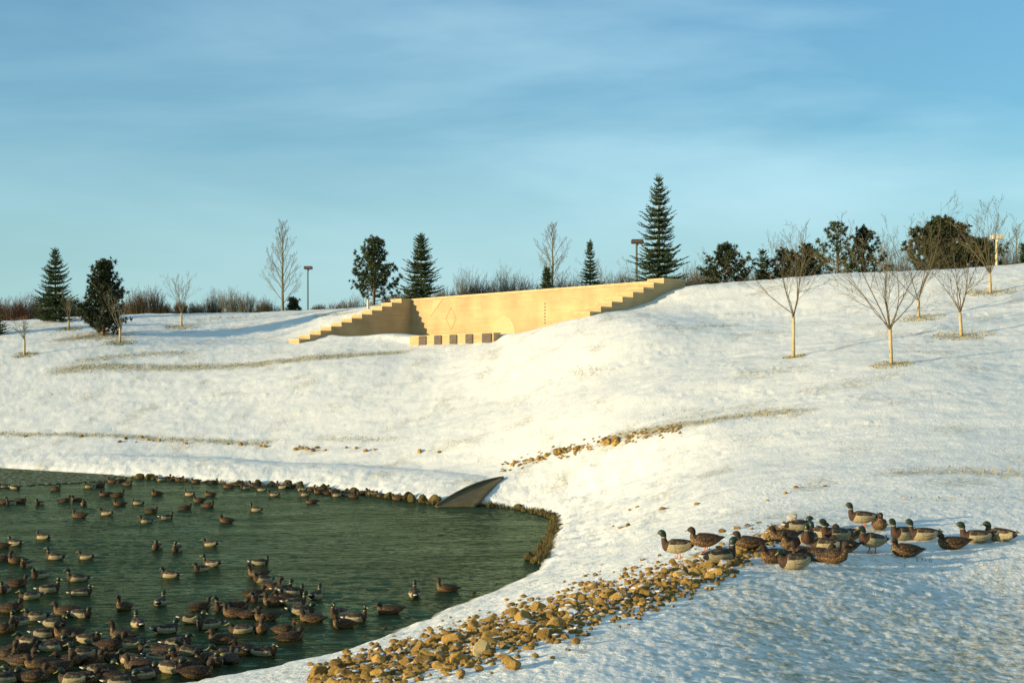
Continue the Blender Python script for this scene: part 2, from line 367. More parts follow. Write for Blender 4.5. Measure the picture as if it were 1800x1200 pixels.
def water_mat():
    m = bpy.data.materials.new('water'); m.use_nodes = True; n = m.node_tree; n.nodes.clear(); M['water'] = m
    o = N(n, 'ShaderNodeOutputMaterial'); d = N(n, 'ShaderNodeBsdfDiffuse'); d.inputs['Color'].default_value = (0.016, 0.024, 0.009, 1)
    g = N(n, 'ShaderNodeBsdfGlossy'); g.inputs['Color'].default_value = (0.54, 0.66, 0.40, 1); g.inputs['Roughness'].default_value = 0.09
    t = N(n, 'ShaderNodeTexCoord'); mp = N(n, 'ShaderNodeMapping'); mp.inputs['Scale'].default_value = (1.0, 2.2, 1); mp.inputs['Rotation'].default_value = (0, 0, R(-9))
    n.links.new(t.outputs['Object'], mp.inputs[0])
    x = N(n, 'ShaderNodeTexNoise'); x.inputs['Scale'].default_value = 4.5; x.inputs['Detail'].default_value = 6; x.inputs['Roughness'].default_value = 0.62; x.inputs['Distortion'].default_value = 0.5
    n.links.new(mp.outputs[0], x.inputs['Vector'])
    y = N(n, 'ShaderNodeTexNoise'); y.inputs['Scale'].default_value = 0.25; y.inputs['Detail'].default_value = 3; n.links.new(mp.outputs[0], y.inputs['Vector'])
    st = N(n, 'ShaderNodeMapRange'); st.inputs[1].default_value = .35; st.inputs[2].default_value = .65; st.inputs[3].default_value = .45; st.inputs[4].default_value = 1.0; n.links.new(y.outputs[0], st.inputs[0])
    bp = N(n, 'ShaderNodeBump'); bp.inputs['Distance'].default_value = 0.10
    n.links.new(st.outputs[0], bp.inputs['Strength']); n.links.new(x.outputs[0], bp.inputs['Height'])
    fr = N(n, 'ShaderNodeFresnel'); fr.inputs['IOR'].default_value = 1.33
    mx = N(n, 'ShaderNodeMixShader'); n.links.new(fr.outputs[0], mx.inputs[0]); n.links.new(d.outputs[0], mx.inputs[1]); n.links.new(g.outputs[0], mx.inputs[2])
    for q in (d, g, fr): n.links.new(bp.outputs[0], q.inputs['Normal'])
    n.links.new(mx.outputs[0], o.inputs[0])
water_mat()
mat('ice', (0.10, 0.11, 0.05), 1.0, noise=(4.5, (0.42, 0.42, 0.30), .50, .68), bump=(7, .8), spec=0.0)

def wall_mat(name, rgb, rgb2):
    m = mat(name, rgb, 0.85, spec=0.2); n = m.node_tree; b = n.nodes['Principled BSDF']
    t = N(n, 'ShaderNodeTexCoord')
    sx = N(n, 'ShaderNodeSeparateXYZ'); n.links.new(t.outputs['Object'], sx.inputs[0])
    ad = N(n, 'ShaderNodeMath', operation='ADD'); n.links.new(sx.outputs[0], ad.inputs[0]); n.links.new(sx.outputs[1], ad.inputs[1])
    cx = N(n, 'ShaderNodeCombineXYZ'); n.links.new(ad.outputs[0], cx.inputs[0]); n.links.new(sx.outputs[2], cx.inputs[1])
    br = N(n, 'ShaderNodeTexBrick'); br.inputs['Scale'].default_value = 1.0; br.inputs['Brick Width'].default_value = 1.86; br.inputs['Row Height'].default_value = 0.165
    br.inputs['Mortar Size'].default_value = 0.010; br.inputs['Mortar Smooth'].default_value = 0.4
    br.inputs['Color1'].default_value = (*rgb, 1); br.inputs['Color2'].default_value = (*rgb2, 1); br.inputs['Mortar'].default_value = tuple(c*0.78 for c in rgb)+(1,)
    n.links.new(cx.outputs[0], br.inputs['Vector'])
    x = N(n, 'ShaderNodeTexNoise'); x.inputs['Scale'].default_value = 0.55; x.inputs['Detail'].default_value = 7; n.links.new(t.outputs['Object'], x.inputs['Vector'])
    mr = N(n, 'ShaderNodeMapRange'); mr.inputs[1].default_value = .3; mr.inputs[2].default_value = .7; mr.inputs[3].default_value = 0.76; mr.inputs[4].default_value = 1.12; n.links.new(x.outputs[0], mr.inputs[0])
    mu = N(n, 'ShaderNodeMix', data_type='RGBA', blend_type='MULTIPLY'); mu.inputs[0].default_value = 1
    n.links.new(br.outputs[0], mu.inputs[6]); n.links.new(mr.outputs[0], mu.inputs[7]); n.links.new(mu.outputs[2], b.inputs['Base Color'])
    bp = N(n, 'ShaderNodeBump'); bp.inputs['Strength'].default_value = 0.5; bp.inputs['Distance'].default_value = 0.02; bp.invert = True
    n.links.new(br.outputs['Fac'], bp.inputs['Height']); n.links.new(bp.outputs[0], b.inputs['Normal'])
wall_mat('wall', (0.50, 0.355, 0.175), (0.46, 0.32, 0.155))
mat('coping', (0.52, 0.38, 0.19), 0.8, noise=(3, (0.42, 0.30, 0.15), .4, .7))
mat('inlay', (0.51, 0.37, 0.19), 0.85, noise=(2, (0.48, 0.345, 0.17), .4, .7))
mat('inlay_line', (0.46, 0.32, 0.15), 0.9)
mat('dark_block', (0.085, 0.065, 0.05), 0.8, noise=(6, (0.12, 0.095, 0.07), .4, .7))
mat('metal_dark', (0.075, 0.062, 0.025), 0.75, noise=(3, (0.12, 0.09, 0.035), .35, .7), bump=(8, .5))
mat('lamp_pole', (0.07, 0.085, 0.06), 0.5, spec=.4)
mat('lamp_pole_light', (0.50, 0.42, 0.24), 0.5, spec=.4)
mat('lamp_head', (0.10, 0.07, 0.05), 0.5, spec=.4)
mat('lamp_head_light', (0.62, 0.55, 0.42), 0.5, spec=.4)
mat('spruce_needles', (0.040, 0.065, 0.022), 0.85, noise=(1.2, (0.075, 0.10, 0.035), .35, .7))
mat('pine_needles', (0.034, 0.052, 0.017), 0.85, noise=(1.4, (0.065, 0.085, 0.028), .35, .7))
mat('dark_needles', (0.022, 0.034, 0.013), 0.9, noise=(1.4, (0.045, 0.056, 0.018), .35, .7))
mat('bark', (0.20, 0.15, 0.08), 0.9, noise=(5, (0.12, 0.085, 0.045), .35, .7), bump=(20, .6))
mat('conifer_bark', (0.14, 0.09, 0.045), 0.9, noise=(5, (0.08, 0.055, 0.03), .35, .7))
mat('twig', (0.135, 0.105, 0.05), 0.9, noise=(3, (0.085, 0.065, 0.032), .35, .7))
mat('pale_twig', (0.175, 0.15, 0.085), 0.9, noise=(3, (0.12, 0.10, 0.055), .35, .7))
mat('wrap', (0.52, 0.39, 0.20), 0.85, noise=(8, (0.34, 0.25, 0.12), .4, .7), bump=(18, .4))
mat('brush', (0.075, 0.048, 0.022), 0.95, noise=(1.0, (0.12, 0.08, 0.035), .35, .7))
mat('brush_olive', (0.10, 0.08, 0.038), 0.95, noise=(1.0, (0.15, 0.12, 0.06), .35, .7))
mat('brush_red', (0.09, 0.038, 0.02), 0.95, noise=(1.0, (0.13, 0.065, 0.03), .35, .7))
mat('dry_grass', (0.36, 0.29, 0.12), 0.9, noise=(4, (0.24, 0.20, 0.07), .35, .7))
mat('weed', (0.07, 0.055, 0.018), 0.9, noise=(5, (0.14, 0.105, 0.03), .35, .7))

def rock_mat(name, a, b_, snowy=0.0):
    m = mat(name, a, 0.9, noise=(6, b_, .35, .7), bump=(16, .8), spec=.2); n = m.node_tree; b = n.nodes['Principled BSDF']
    src = b.inputs['Base Color'].links[0].from_socket
    oi = N(n, 'ShaderNodeObjectInfo'); hv = N(n, 'ShaderNodeHueSaturation')
    mr = N(n, 'ShaderNodeMapRange'); mr.inputs[3].default_value = 0.45; mr.inputs[4].default_value = 1.25; n.links.new(oi.outputs['Random'], mr.inputs[0])
    n.links.new(mr.outputs[0], hv.inputs['Value']); n.links.new(src, hv.inputs['Color'])
    g = N(n, 'ShaderNodeNewGeometry'); sx = N(n, 'ShaderNodeSeparateXYZ'); n.links.new(g.outputs['Normal'], sx.inputs[0])
    ns_ = N(n, 'ShaderNodeTexNoise'); ns_.inputs['Scale'].default_value = 5; n.links.new(g.outputs['Position'], ns_.inputs['Vector'])
    ad = N(n, 'ShaderNodeMath', operation='ADD'); n.links.new(sx.outputs[2], ad.inputs[0]); n.links.new(ns_.outputs[0], ad.inputs[1])
    r = N(n, 'ShaderNodeMapRange'); r.inputs[1].default_value = 1.52-snowy; r.inputs[2].default_value = 1.60-snowy; n.links.new(ad.outputs[0], r.inputs[0])
    mx = N(n, 'ShaderNodeMix', data_type='RGBA'); n.links.new(r.outputs[0], mx.inputs[0]); n.links.new(hv.outputs[0], mx.inputs[6]); mx.inputs[7].default_value = (.8, .8, .8, 1)
    n.links.new(mx.outputs[2], b.inputs['Base Color'])
rock_mat('rock', (0.47, 0.285, 0.072), (0.22, 0.13, 0.036), 0.03)
rock_mat('rock_snowy', (0.40, 0.24, 0.065), (0.20, 0.12, 0.035), 0.16)
rock_mat('rock_pale', (0.46, 0.36, 0.17), (0.34, 0.25, 0.11), -0.2)
rock_mat('rock_white', (0.78, 0.74, 0.62), (0.68, 0.63, 0.5), 0.0)
rock_mat('rock_mossy', (0.10, 0.078, 0.022), (0.055, 0.043, 0.014), -0.1)
# plumage, light and dark tones pushed apart to imitate sunlit and shaded patches
def feather(name, a, b_, sc=38, rough=0.75):
    return mat(name, a, rough, noise=(sc, b_, .38, .52), spec=.3)
feather('f_head', (0.012, 0.020, 0.010), (0.022, 0.034, 0.016)); M['f_head'].node_tree.nodes['Principled BSDF'].inputs['Roughness'].default_value = 0.4
feather('f_white', (0.75, 0.70, 0.58), (0.65, 0.6, 0.48))
feather('f_ring', (0.30, 0.27, 0.20), (0.2, 0.18, 0.13))
feather('f_breast', (0.03, 0.015, 0.008), (0.06, 0.028, 0.012))
feather('f_flank', (0.46, 0.38, 0.21), (0.24, 0.19, 0.10), 70)
feather('f_back', (0.11, 0.078, 0.04), (0.022, 0.016, 0.010), 24)
feather('f_black', (0.012, 0.012, 0.010), (0.022, 0.02, 0.016))
feather('f_hen', (0.105, 0.056, 0.02), (0.018, 0.010, 0.004), 48)
feather('f_hen_light', (0.24, 0.14, 0.05), (0.06, 0.033, 0.013), 48)
feather('f_hen_head', (0.06, 0.035, 0.015), (0.025, 0.015, 0.008), 60)
mat('f_blue', (0.05, 0.07, 0.22), 0.4)
mat('bill_yellow', (0.46, 0.36, 0.08), 0.45); mat('bill_dark', (0.20, 0.115, 0.03), 0.5); mat('foot', (0.65, 0.17, 0.03), 0.5); mat('eye', (0.005, 0.004, 0.003), 0.15)

build_ground()
# ------------------------------------------------------------------ water and ice
def build_water():
    ang = np.concatenate([np.linspace(R(-75), R(-24), 60), np.linspace(R(-23.6), R(9), 620)]); rad = np.concatenate([np.linspace(3, 17.5, 30), np.geomspace(18, 92, 620), [100, 125]])
    A_, R_ = np.meshgrid(ang, rad); X = (np.sin(A_)*R_).ravel(); Y = (np.cos(A_)*R_).ravel()
    wx, wy = X*0.985+Y*0.17, -X*0.17+Y*0.985
    pat = 0.55+0.45*smooth(-0.3, 0.5, fbm(X/7, Y/9, 2, 61))
    Z = pat*(0.020*fbm(wx/1.15, wy/0.42, 4, 51) + 0.010*np.abs(fbm(wx/0.5+4, wy/0.22, 2, 55)))
    nA, nR = len(ang), len(rad); i = np.arange(nR-1)[:, None]; j = np.arange(nA-1)[None, :]
    F = np.stack([i*nA+j, (i+1)*nA+j, (i+1)*nA+j+1, i*nA+j+1], -1).reshape(-1, 4)[:, ::-1]
    me = bpy.data.meshes.new('water'); me.vertices.add(len(X)); me.vertices.foreach_set('co', np.stack([X, Y, Z], 1).ravel())
    me.loops.add(F.size); me.loops.foreach_set('vertex_index', F.ravel().astype(np.int32)); me.polygons.add(len(F))
    me.polygons.foreach_set('loop_start', np.arange(0, F.size, 4, dtype=np.int32)); me.polygons.foreach_set('loop_total', np.full(len(F), 4, dtype=np.int32))
    me.polygons.foreach_set('use_smooth', np.ones(len(F), bool)); me.update(); me.validate(); me.materials.append(M['water'])
    wo_ = bpy.data.objects.new('water', me); COL.objects.link(wo_); tag(wo_, kind='structure')
    # slushy ice shelf along the far left edge
    rnd = random.Random(5); top = [(-260,819),(-120,822),(-20,825),(60,829),(120,833),(170,836),(205,840)]
    bot = [(190,845),(150,848),(110,850),(60,853),(10,857),(-60,862),(-150,868),(-260,874)]
    pts = []
    for (a, b) in zip(top[:-1], top[1:]):
        for k in range(4): pts.append((a[0]+(b[0]-a[0])*k/4, a[1]+(b[1]-a[1])*k/4-4))
    pts.append((205, 838))
    for (a, b) in zip(bot[:-1], bot[1:]):
        for k in range(6): pts.append((a[0]+(b[0]-a[0])*k/6, a[1]+(b[1]-a[1])*k/6 + rnd.uniform(-.5, .5)))
    w = [W(*p) for p in pts]; n = len(w); mb = MB()
    mb.add([(p.x, p.y, 0.05) for p in w]+[(p.x, p.y, -0.06) for p in w],
           [tuple(range(n))] + [(i, (i+1) % n, n+(i+1) % n, n+i) for i in range(n)])
    tag(mb.build('ice_shelf', M['ice']), kind='structure')
build_water()

# ------------------------------------------------------------------ retaining wall
def build_wall():
    ang = math.atan2(WU[1], WU[0])
    root = empty('retaining_wall', (WL[0], WL[1], 0), ang)
    tag(root, 'long tan retaining wall with stepped ends set into the snowy hill', 'wall')
    # local: x = u along the wall, y = -t (forward is -y), z up
    zb = CAM_Z + 1.0; zt = WTOP
    mb = MB(); mb.box(0.0, WLEN-WTH, 0.0, 0.8, zb, zt-0.16); mb.build('main_wall', M['wall'], root)
    mb = MB(); mb.box(-0.0, WLEN-WTH, -0.06, 0.86, zt-0.16, zt); mb.build('coping', M['coping'], root)
    def wing(x0, x1, n, first, name_lbl):
        w = MB(); c = MB(); prof = []
        t = -0.86; z = zt-0.16; nxt = first
        ts = [(-0.86, first, zt)]
        a = first; zz = zt - STEP_RISE
        for k in range(n): ts.append((a, a+STEP_RUN, zz)); a += STEP_RUN; zz -= STEP_RISE
        # stepped profile as one solid (side polygon extruded)
        pr = []
        for (a0, a1, zk) in ts: pr += [(a0, zk-0.12), (a1, zk-0.12)]
        pr += [(ts[-1][1], zb-1.2), (-0.86, zb-1.2)]
        m = len(pr)
        vs = [(x0, -p[0], p[1]) for p in pr] + [(x1, -p[0], p[1]) for p in pr]
        quads = []
        for i in range(len(ts)):                       # side faces as convex columns
            pass
        w.add(vs, [tuple(range(m)), tuple(range(m, 2*m))[::-1]] + [(i, m+i, m+(i+1) % m, (i+1) % m) for i in range(m)])
        o = w.build('stepped_wing', M['wall'], root)
        for (a0, a1, zk) in ts:
            c.box(x0-0.03, x1+0.03, -a1-0.04, -a0-(0.045 if a0 > -0.8 else 0), zk-0.118, zk)
        c.build('step_caps', M['coping'], o)
        return ts
    wing(-WTH, -0.004, 10, 0.93, 'left'); wing(WLEN-WTH+0.004, WLEN, 7, 1.18, 'right')
    # faint shapes on the wall face
    def face_u(px):                       # px -> u on main wall
        k = (px-CX)/FPX; return (k*WL[1]-WL[0])/(WU[0]-k*WU[1])
    def face_z(px, py):
        p = wall_pt(face_u(px), 0); return CAM_Z+(HY-py)/FPX*p[1]
    def poly(name, pts, th, mt):
        n = len(pts); v = [(face_u(a), -0.003, face_z(a, b)) for a, b in pts]
        v2 = [(x, -0.003-th, z) for x, y, z in v]
        q = MB(); q.add(v+v2, [tuple(range(n, 2*n))]+[(i, (i+1) % n, n+(i+1) % n, n+i) for i in range(n)]); return q.build(name, mt, root)
    poly('pale_half_disc', [(886+20*math.cos(R(a)), 588-33*math.sin(R(a))) for a in range(0, 181, 12)], 0.012, M['inlay'])
    poly('pale_triangle', [(757, 556), (778, 526), (762, 528)], 0.012, M['inlay'])
    dm = [(793, 540), (802, 560), (793, 580), (784, 560)]
    q = MB()
    for a, b in zip(dm, dm[1:]+dm[:1]):
        q.tube([(face_u(a[0]), -0.005, face_z(*a)), (face_u(b[0]), -0.005, face_z(*b))], [0.025, 0.025], 4)
    q.build('diamond_outline', M['inlay_line'], root)
    q = MB()
    for (a, b) in [(757, 556), (778, 526)],: q.tube([(face_u(a[0]), -0.01, face_z(*a)), (face_u(b[0]), -0.01, face_z(*b))], [0.025, 0.025], 4)
    q.build('diagonal_line', M['inlay_line'], root)
    for k in range(7):
        y = 534+k*5.6; q = MB(); u = face_u(958); z = face_z(958, y)
        q.box(u-0.05, u+0.05, -0.02, -0.002, z-0.05, z+0.05); q.build('weep_hole', M['dark_block'], root)
    # low plinth in front with alternating dark blocks
    root2 = empty('plinth_wall', tuple(wall_pt(10.4, 8.15))+(0,), ang)
    tag(root2, 'low tan plinth wall with five dark square blocks before the long wall', 'low wall')
    zt2 = CAM_Z+3.46; q = MB(); q.box(0, 8.7, 0, 0.55, CAM_Z+2.2, zt2-0.07); q.build('base', M['wall'], root2)
    q = MB(); q.box(-0.03, 8.73, -0.03, 0.6, zt2-0.07, zt2); q.build('coping', M['coping'], root2)
    def pu(px):
        k = (px-CX)/FPX; p0 = wall_pt(10.4, 8.15); return (k*p0[1]-p0[0])/(WU[0]-k*WU[1])
    for a, b in [(737,750),(764,777),(791,804),(819,832),(848,865)]:
        q = MB(); q.box(pu(a), min(pu(b), 8.72), -0.05, -0.032, CAM_Z+2.4, zt2-0.03)
        q.box(pu(a)+.04, min(pu(b), 8.72)-.04, -0.065, -0.05, CAM_Z+2.4, zt2-0.07); q.build('dark_block', M['dark_block'], root2)
build_wall()

# ------------------------------------------------------------------ culvert end
def build_culvert():
    tip = Vector(P(885, 838, 56.5)); toe = Vector(P(766, 889, 54.0)); base = Vector(P(838, 890, 53.6))
    root = empty('culvert', (base.x, base.y, 0))
    tag(root, 'dark rusty flared culvert end at the waterline under the snowy bank', 'culvert')
    def rel(v): return v-root.location
    q = MB(); rings = []; n = 18; crest = []; px_ = []; D = np.zeros((n+1, 8))
    for i in range(n+1):
        f = i/n; px = 766+119*f
        yt = 889-51*f-9.0*math.sin(math.pi*f)**0.9              # curved rim
        yb = 890 if px < 836 else 890-52*((px-836)/49.0)**1.05
        yb = max(yb, yt+0.6); row = []
        for k in range(8):
            py = yb+(yt-yb)*k/7; lin = 53.4+3.6*(890-py)/52; row.append((px, py))
            D[i, k] = min(lin, G(px, py).y-0.1) if py < 884 else lin
        px_.append(row)
    for it in range(6):
        E = np.pad(D, 1, mode='edge'); D = np.minimum(D, (E[:-2, 1:-1]+E[2:, 1:-1]+E[1:-1, :-2]+E[1:-1, 2:])/4)*.5 + D*.5
    D = D-0.12
    for i in range(n+1):
        f = i/n; row = [Vector(P(px_[i][k][0], px_[i][k][1], D[i, k])) for k in range(8)]
        crest.append(row[-1]); bk = Vector((0.1, 0.7, -0.15))
        rings.append([rel(p + Vector((0, 0, -.25 if k == 0 and f < .58 else 0))) for k, p in enumerate(row)] + [rel(row[k]+bk) for k in (7, 5, 3, 1)])
    q.loft(rings); q.build('flared_side', M['metal_dark'], root, smooth=True)
    q = MB(); q.tube([rel(p) for p in crest], [0.045]*(n+1), 6); q.build('rim', M['metal_dark'], root)
build_culvert()

# ------------------------------------------------------------------ lamps
def lamp(px, d, top_py, head_w, light, label):
    p = onground(px, d); p.z -= 0.1; h = CAM_Z+(HY-top_py)/FPX*d - p.z
    r = empty('street_lamp', p); tag(r, label, 'street lamp', 'lamp posts along the hilltop')
    pm, hm = ('lamp_pole_light', 'lamp_head_light') if light else ('lamp_pole', 'lamp_head')
    q = MB(); q.tube([(0, 0, 0), (0, 0, h-0.25)], [0.095, 0.075], 8); q.tube([(0, 0, 0), (0, 0, 0.3)], [0.16, 0.15], 8); q.build('pole', M[pm], r)
    q = MB(); w = head_w/2
    q.loft([[(x*s, y*s*0.75, z) for x, y in [(-w, -w), (w, -w), (w, w), (-w, w)]] for s, z in [(0.86, h-0.32), (1.0, h-0.27), (1.0, h-0.05), (0.88, h)]])
    q.tube([(0, 0, h-0.48), (0, 0, h-0.315)], [0.08, 0.12], 8)
    hd = q.build('lamp_head', M[hm], r); hd.location.x = 0.05
lamp(541, 148, 468, 0.85, False, 'thin dark lamp post right of the large bare tree on the skyline')
lamp(1119, 112, 421, 0.95, False, 'brown headed lamp post standing just left of the tallest spruce')
lamp(1752, 93, 412, 0.74, True, 'sunlit cream lamp post on the hilltop at the far right')
def post(px, d, top, bot, label):
    p = onground(px, d); h = max(0.6, CAM_Z+(HY-top)/FPX*d-p.z)
    q = MB(); q.tube([(0, 0, -.2), (0, 0, h)], [0.11, 0.10], 8); q.tube([(0, 0, h-.01), (0, 0, h+.06)], [0.14, 0.11], 8)
    o = q.build('bollard', M['lamp_pole_light']); o.location = p; tag(o, label, 'post')
post(647, 112.5, 527, 545, 'short tan post beside the top of the left stepped wing')

# ------------------------------------------------------------------ trees
def rot_about(v, ax, a): return Matrix.Rotation(a, 3, ax) @ v
def rv(rnd): 
    while True:
        v = Vector((rnd.uniform(-1, 1), rnd.uniform(-1, 1), rnd.uniform(-1, 1)))
        if 0.1 < v.length < 1: return v.normalized()

def grow(mb, rnd, p, dr, L, r, lvl, up=0.25, kids=(7, 5, 3), ang=38, wob=0.10):
    n = 5 if lvl == 0 else (4 if lvl == 1 else 3); pts = [p.copy()]; rad = [r]; d = dr.normalized(); dirs = [d]
    for i in range(n):
        d = (d + rv(rnd)*wob + Vector((0, 0, up/n))).normalized()
        pts.append(pts[-1]+d*(L/n)); rad.append(max(0.0045, r*(1-0.86*(i+1)/n))); dirs.append(d)
    mb.tube(pts, rad, 5 if lvl == 0 else 3, cap=False)
    if lvl < len(kids):
        for k in range(kids[lvl]):
            f = 0.22+0.75*(k+rnd.random()*0.7)/kids[lvl]; i = min(n-1, int(f*n)); g = f*n-i
            q = pts[i].lerp(pts[i+1], g); ax = rv(rnd).cross(dirs[i])
            if ax.length < .05: continue
            nd = rot_about(dirs[i], ax.normalized(), R(ang*rnd.uniform(0.7, 1.25)))
            grow(mb, rnd, q, nd, L*(1-f*0.62)*rnd.uniform(0.42, 0.62), max(0.0055, rad[i]*0.52), lvl+1, up, kids, ang, wob)

def bare_tree(base, H, fork, nmain, spread, seed, label, wrap=0.0, leader=False, mt='twig', r0=0.075, kids=(7, 5, 3), lean=0.0, tilt=28, name='bare_tree', group='bare trees on the hill'):
    rnd = random.Random(seed); r = empty(name, base); tag(r, label, 'tree', group)
    q = MB(); lv = Vector((lean, 0, 0))
    top = H*0.97 if leader else fork
    k = 9 if leader else 5; pts = []; rad = []
    for i in range(k+1):
        f = i/k; z = -0.15+f*(top+0.15)
        pts.append(Vector((rnd.uniform(-1, 1)*0.012*H*f + lean*z, rnd.uniform(-1, 1)*0.012*H*f, z))); rad.append(r0*(1-0.9*f) + 0.006 if leader else r0*(1-0.22*f))
    q.tube(pts, rad, 8); q.tube([pts[0], pts[0]+Vector((0, 0, .3))], [r0*1.5, r0*1.02], 8, cap=False)
    q.build('trunk', M['bark' if not leader else mt], r, smooth=True)
    if wrap > 0:
        q = MB(); z1 = wrap; q.tube([Vector((lean*z, 0, z)) for z in (0.02, z1*.5, z1)], [r0*1.16+.01, r0*1.08+.012, r0*1.0+.012], 9); q.build('trunk_wrap', M['wrap'], r, smooth=True)
    c = MB()
    if leader:
        nb = nmain
        for i in range(nb):
            f = fork/H + (0.93-fork/H)*(i/nb)**0.9; kk = min(k-1, int(f/0.97*k)); pt = pts[kk].lerp(pts[kk+1], f/0.97*k-kk)
            a = i*2.4+rnd.uniform(-.5, .5); t = R(rnd.uniform(30, 56)*(1.1-0.45*f)); sc = (1-f)**0.62
            dr = Vector((math.cos(a)*math.sin(t), math.sin(a)*math.sin(t), math.cos(t)))
            grow(c, rnd, pt, dr, max(0.5, spread*1.75*sc*rnd.uniform(.85, 1.12)), r0*0.36*(1-0.7*f), 0, 0.45, kids, 32)
    else:
        for i in range(nmain):
            a = i*2*math.pi/nmain+rnd.uniform(-.4, .4); t = R(rnd.uniform(.6, 1.25)*tilt); 
            if i == 0: t = R(6)
            dr = Vector((math.cos(a)*math.sin(t), math.sin(a)*math.sin(t), math.cos(t)))
            zf = fork*(1-0.12*rnd.random()) ; L = (H-fork)/max(.6, math.cos(t))*rnd.uniform(.82, 1.02)
            grow(c, rnd, Vector((lean*zf, 0, zf)), dr, L*rnd.uniform(.6, 1.0), r0*0.50*rnd.uniform(.7, 1), 0, 0.22, kids, 34, 0.20)
    c.build('crown', M[mt], r)
    return r

def hgt(base, d, top_py): return CAM_Z+(HY-top_py)/FPX*d - base.z
# young street trees, wrapped trunks, on the right slope
for px, py, top, fork_py, n, tilt, seed, lean, lbl in [
    (1395,628,392,552,7,38,11,0.0,'young bare tree with pale wrapped trunk, lowest on the slope below the low pines'),
    (1567,640,380,575,9,36,12,-0.04,'nearest young bare tree, wide crown and wrapped trunk, foreground of the right slope'),
    (1615,558,358,527,7,32,13,-0.02,'young bare tree right of the nearest one, crown crossing the skyline by the pine mound'),
    (1690,592,425,548,7,34,14,-0.06,'short young bare tree with forked wrapped trunk in front of the wide dark pine mound'),
    (1741,515,330,478,8,32,15,-0.03,'tall young bare tree highest on the right slope beside the cream lamp post')]:
    b = G(px, py); d = b.y; H = hgt(b, d, top); fk = (py-fork_py)/FPX*d
    bare_tree(b, H, fk, n, 2, seed, lbl, wrap=fk*0.93, tilt=tilt, lean=lean, r0=0.056, name='young_tree', group='young trees with wrapped trunks', kids=(7, 5, 2))
for px, py, top, fork_py, n, tilt, seed, lean, lbl in [
    (43,625,545,595,6,34,21,0.0,'small bare sapling with pale wrapped trunk at the far left edge of the slope'),
    (211,602,500,575,5,26,22,0.0,'small bare sapling standing right in front of the bushy pine'),
    (121,578,505,562,5,26,23,0.0,'small bare sapling between the left spruce and the bushy pine'),
    (319,574,465,550,7,30,24,0.0,'faint bare tree alone on the left crest with a dark grass ring')]:
    b = G(px, py); d = b.y; H = hgt(b, d, top); fk = (py-fork_py)/FPX*d
    bare_tree(b, H, fk, n, 2, seed, lbl, wrap=fk*0.93, tilt=tilt, lean=lean, r0=0.07, name='young_tree', group='young trees with wrapped trunks', mt='pale_twig', kids=(7, 4, 2))
for px, d, top, fk, n, spread, seed, mt, lbl in [
    (497,131,384,0.9,26,2.1,31,'pale_twig','large pale leafless tree with a full crown on the left skyline'),
    (971,118,390,1.0,20,1.9,32,'pale_twig','slender leafless tree behind the middle of the long wall'),
    (1786,118,388,1.0,14,1.6,33,'pale_twig','faint leafless tree on the skyline at the far right edge')]:
    b = onground(px, d); H = hgt(b, d, top)
    bare_tree(b, H, fk, n, spread, seed, lbl, leader=True, mt=mt, r0=0.13, name='leafless_tree', group='leafless trees on the skyline')
for px, d, top, seed, lbl in [(1076,135,455,41,'small round crowned leafless tree between the small spruce and the brown lamp'),
                         (1240,112,440,42,'thin upright leafless saplings clump right of the tallest spruce'),
                         (1385,110,412,43,'spindly leafless tree rising behind the low pines'), (1418,112,405,44,'leafless tree with curving limbs left of the twin pines'),
                         (1555,118,385,45,'leafless tree behind the twin pines, right side')]:
    b = onground(px, d); H = hgt(b, d, top)
    bare_tree(b, H, H*0.18, 7, 2, seed, lbl, mt='pale_twig', r0=0.06, tilt=22 if seed != 41 else 45, name='leafless_tree', group='leafless trees on the skyline')

def needle_spray(mb, rnd, p, d, L, w, n):
    """a twig clothed with needles: narrow blades fanned round its axis"""
    for i in range(n):
        f = rnd.random(); a = (d + rv(rnd)*0.55).normalized(); s = a.cross(rv(rnd))
        if s.length < .05: continue
        s.normalize(); q = p + d*(L*f*0.8); l = L*rnd.uniform(.35, .6)
        mb.add([q - s*w*.5, q + s*w*.5, q + a*l + s*w*.15, q + a*l - s*w*.15], [(0, 1, 2, 3)])

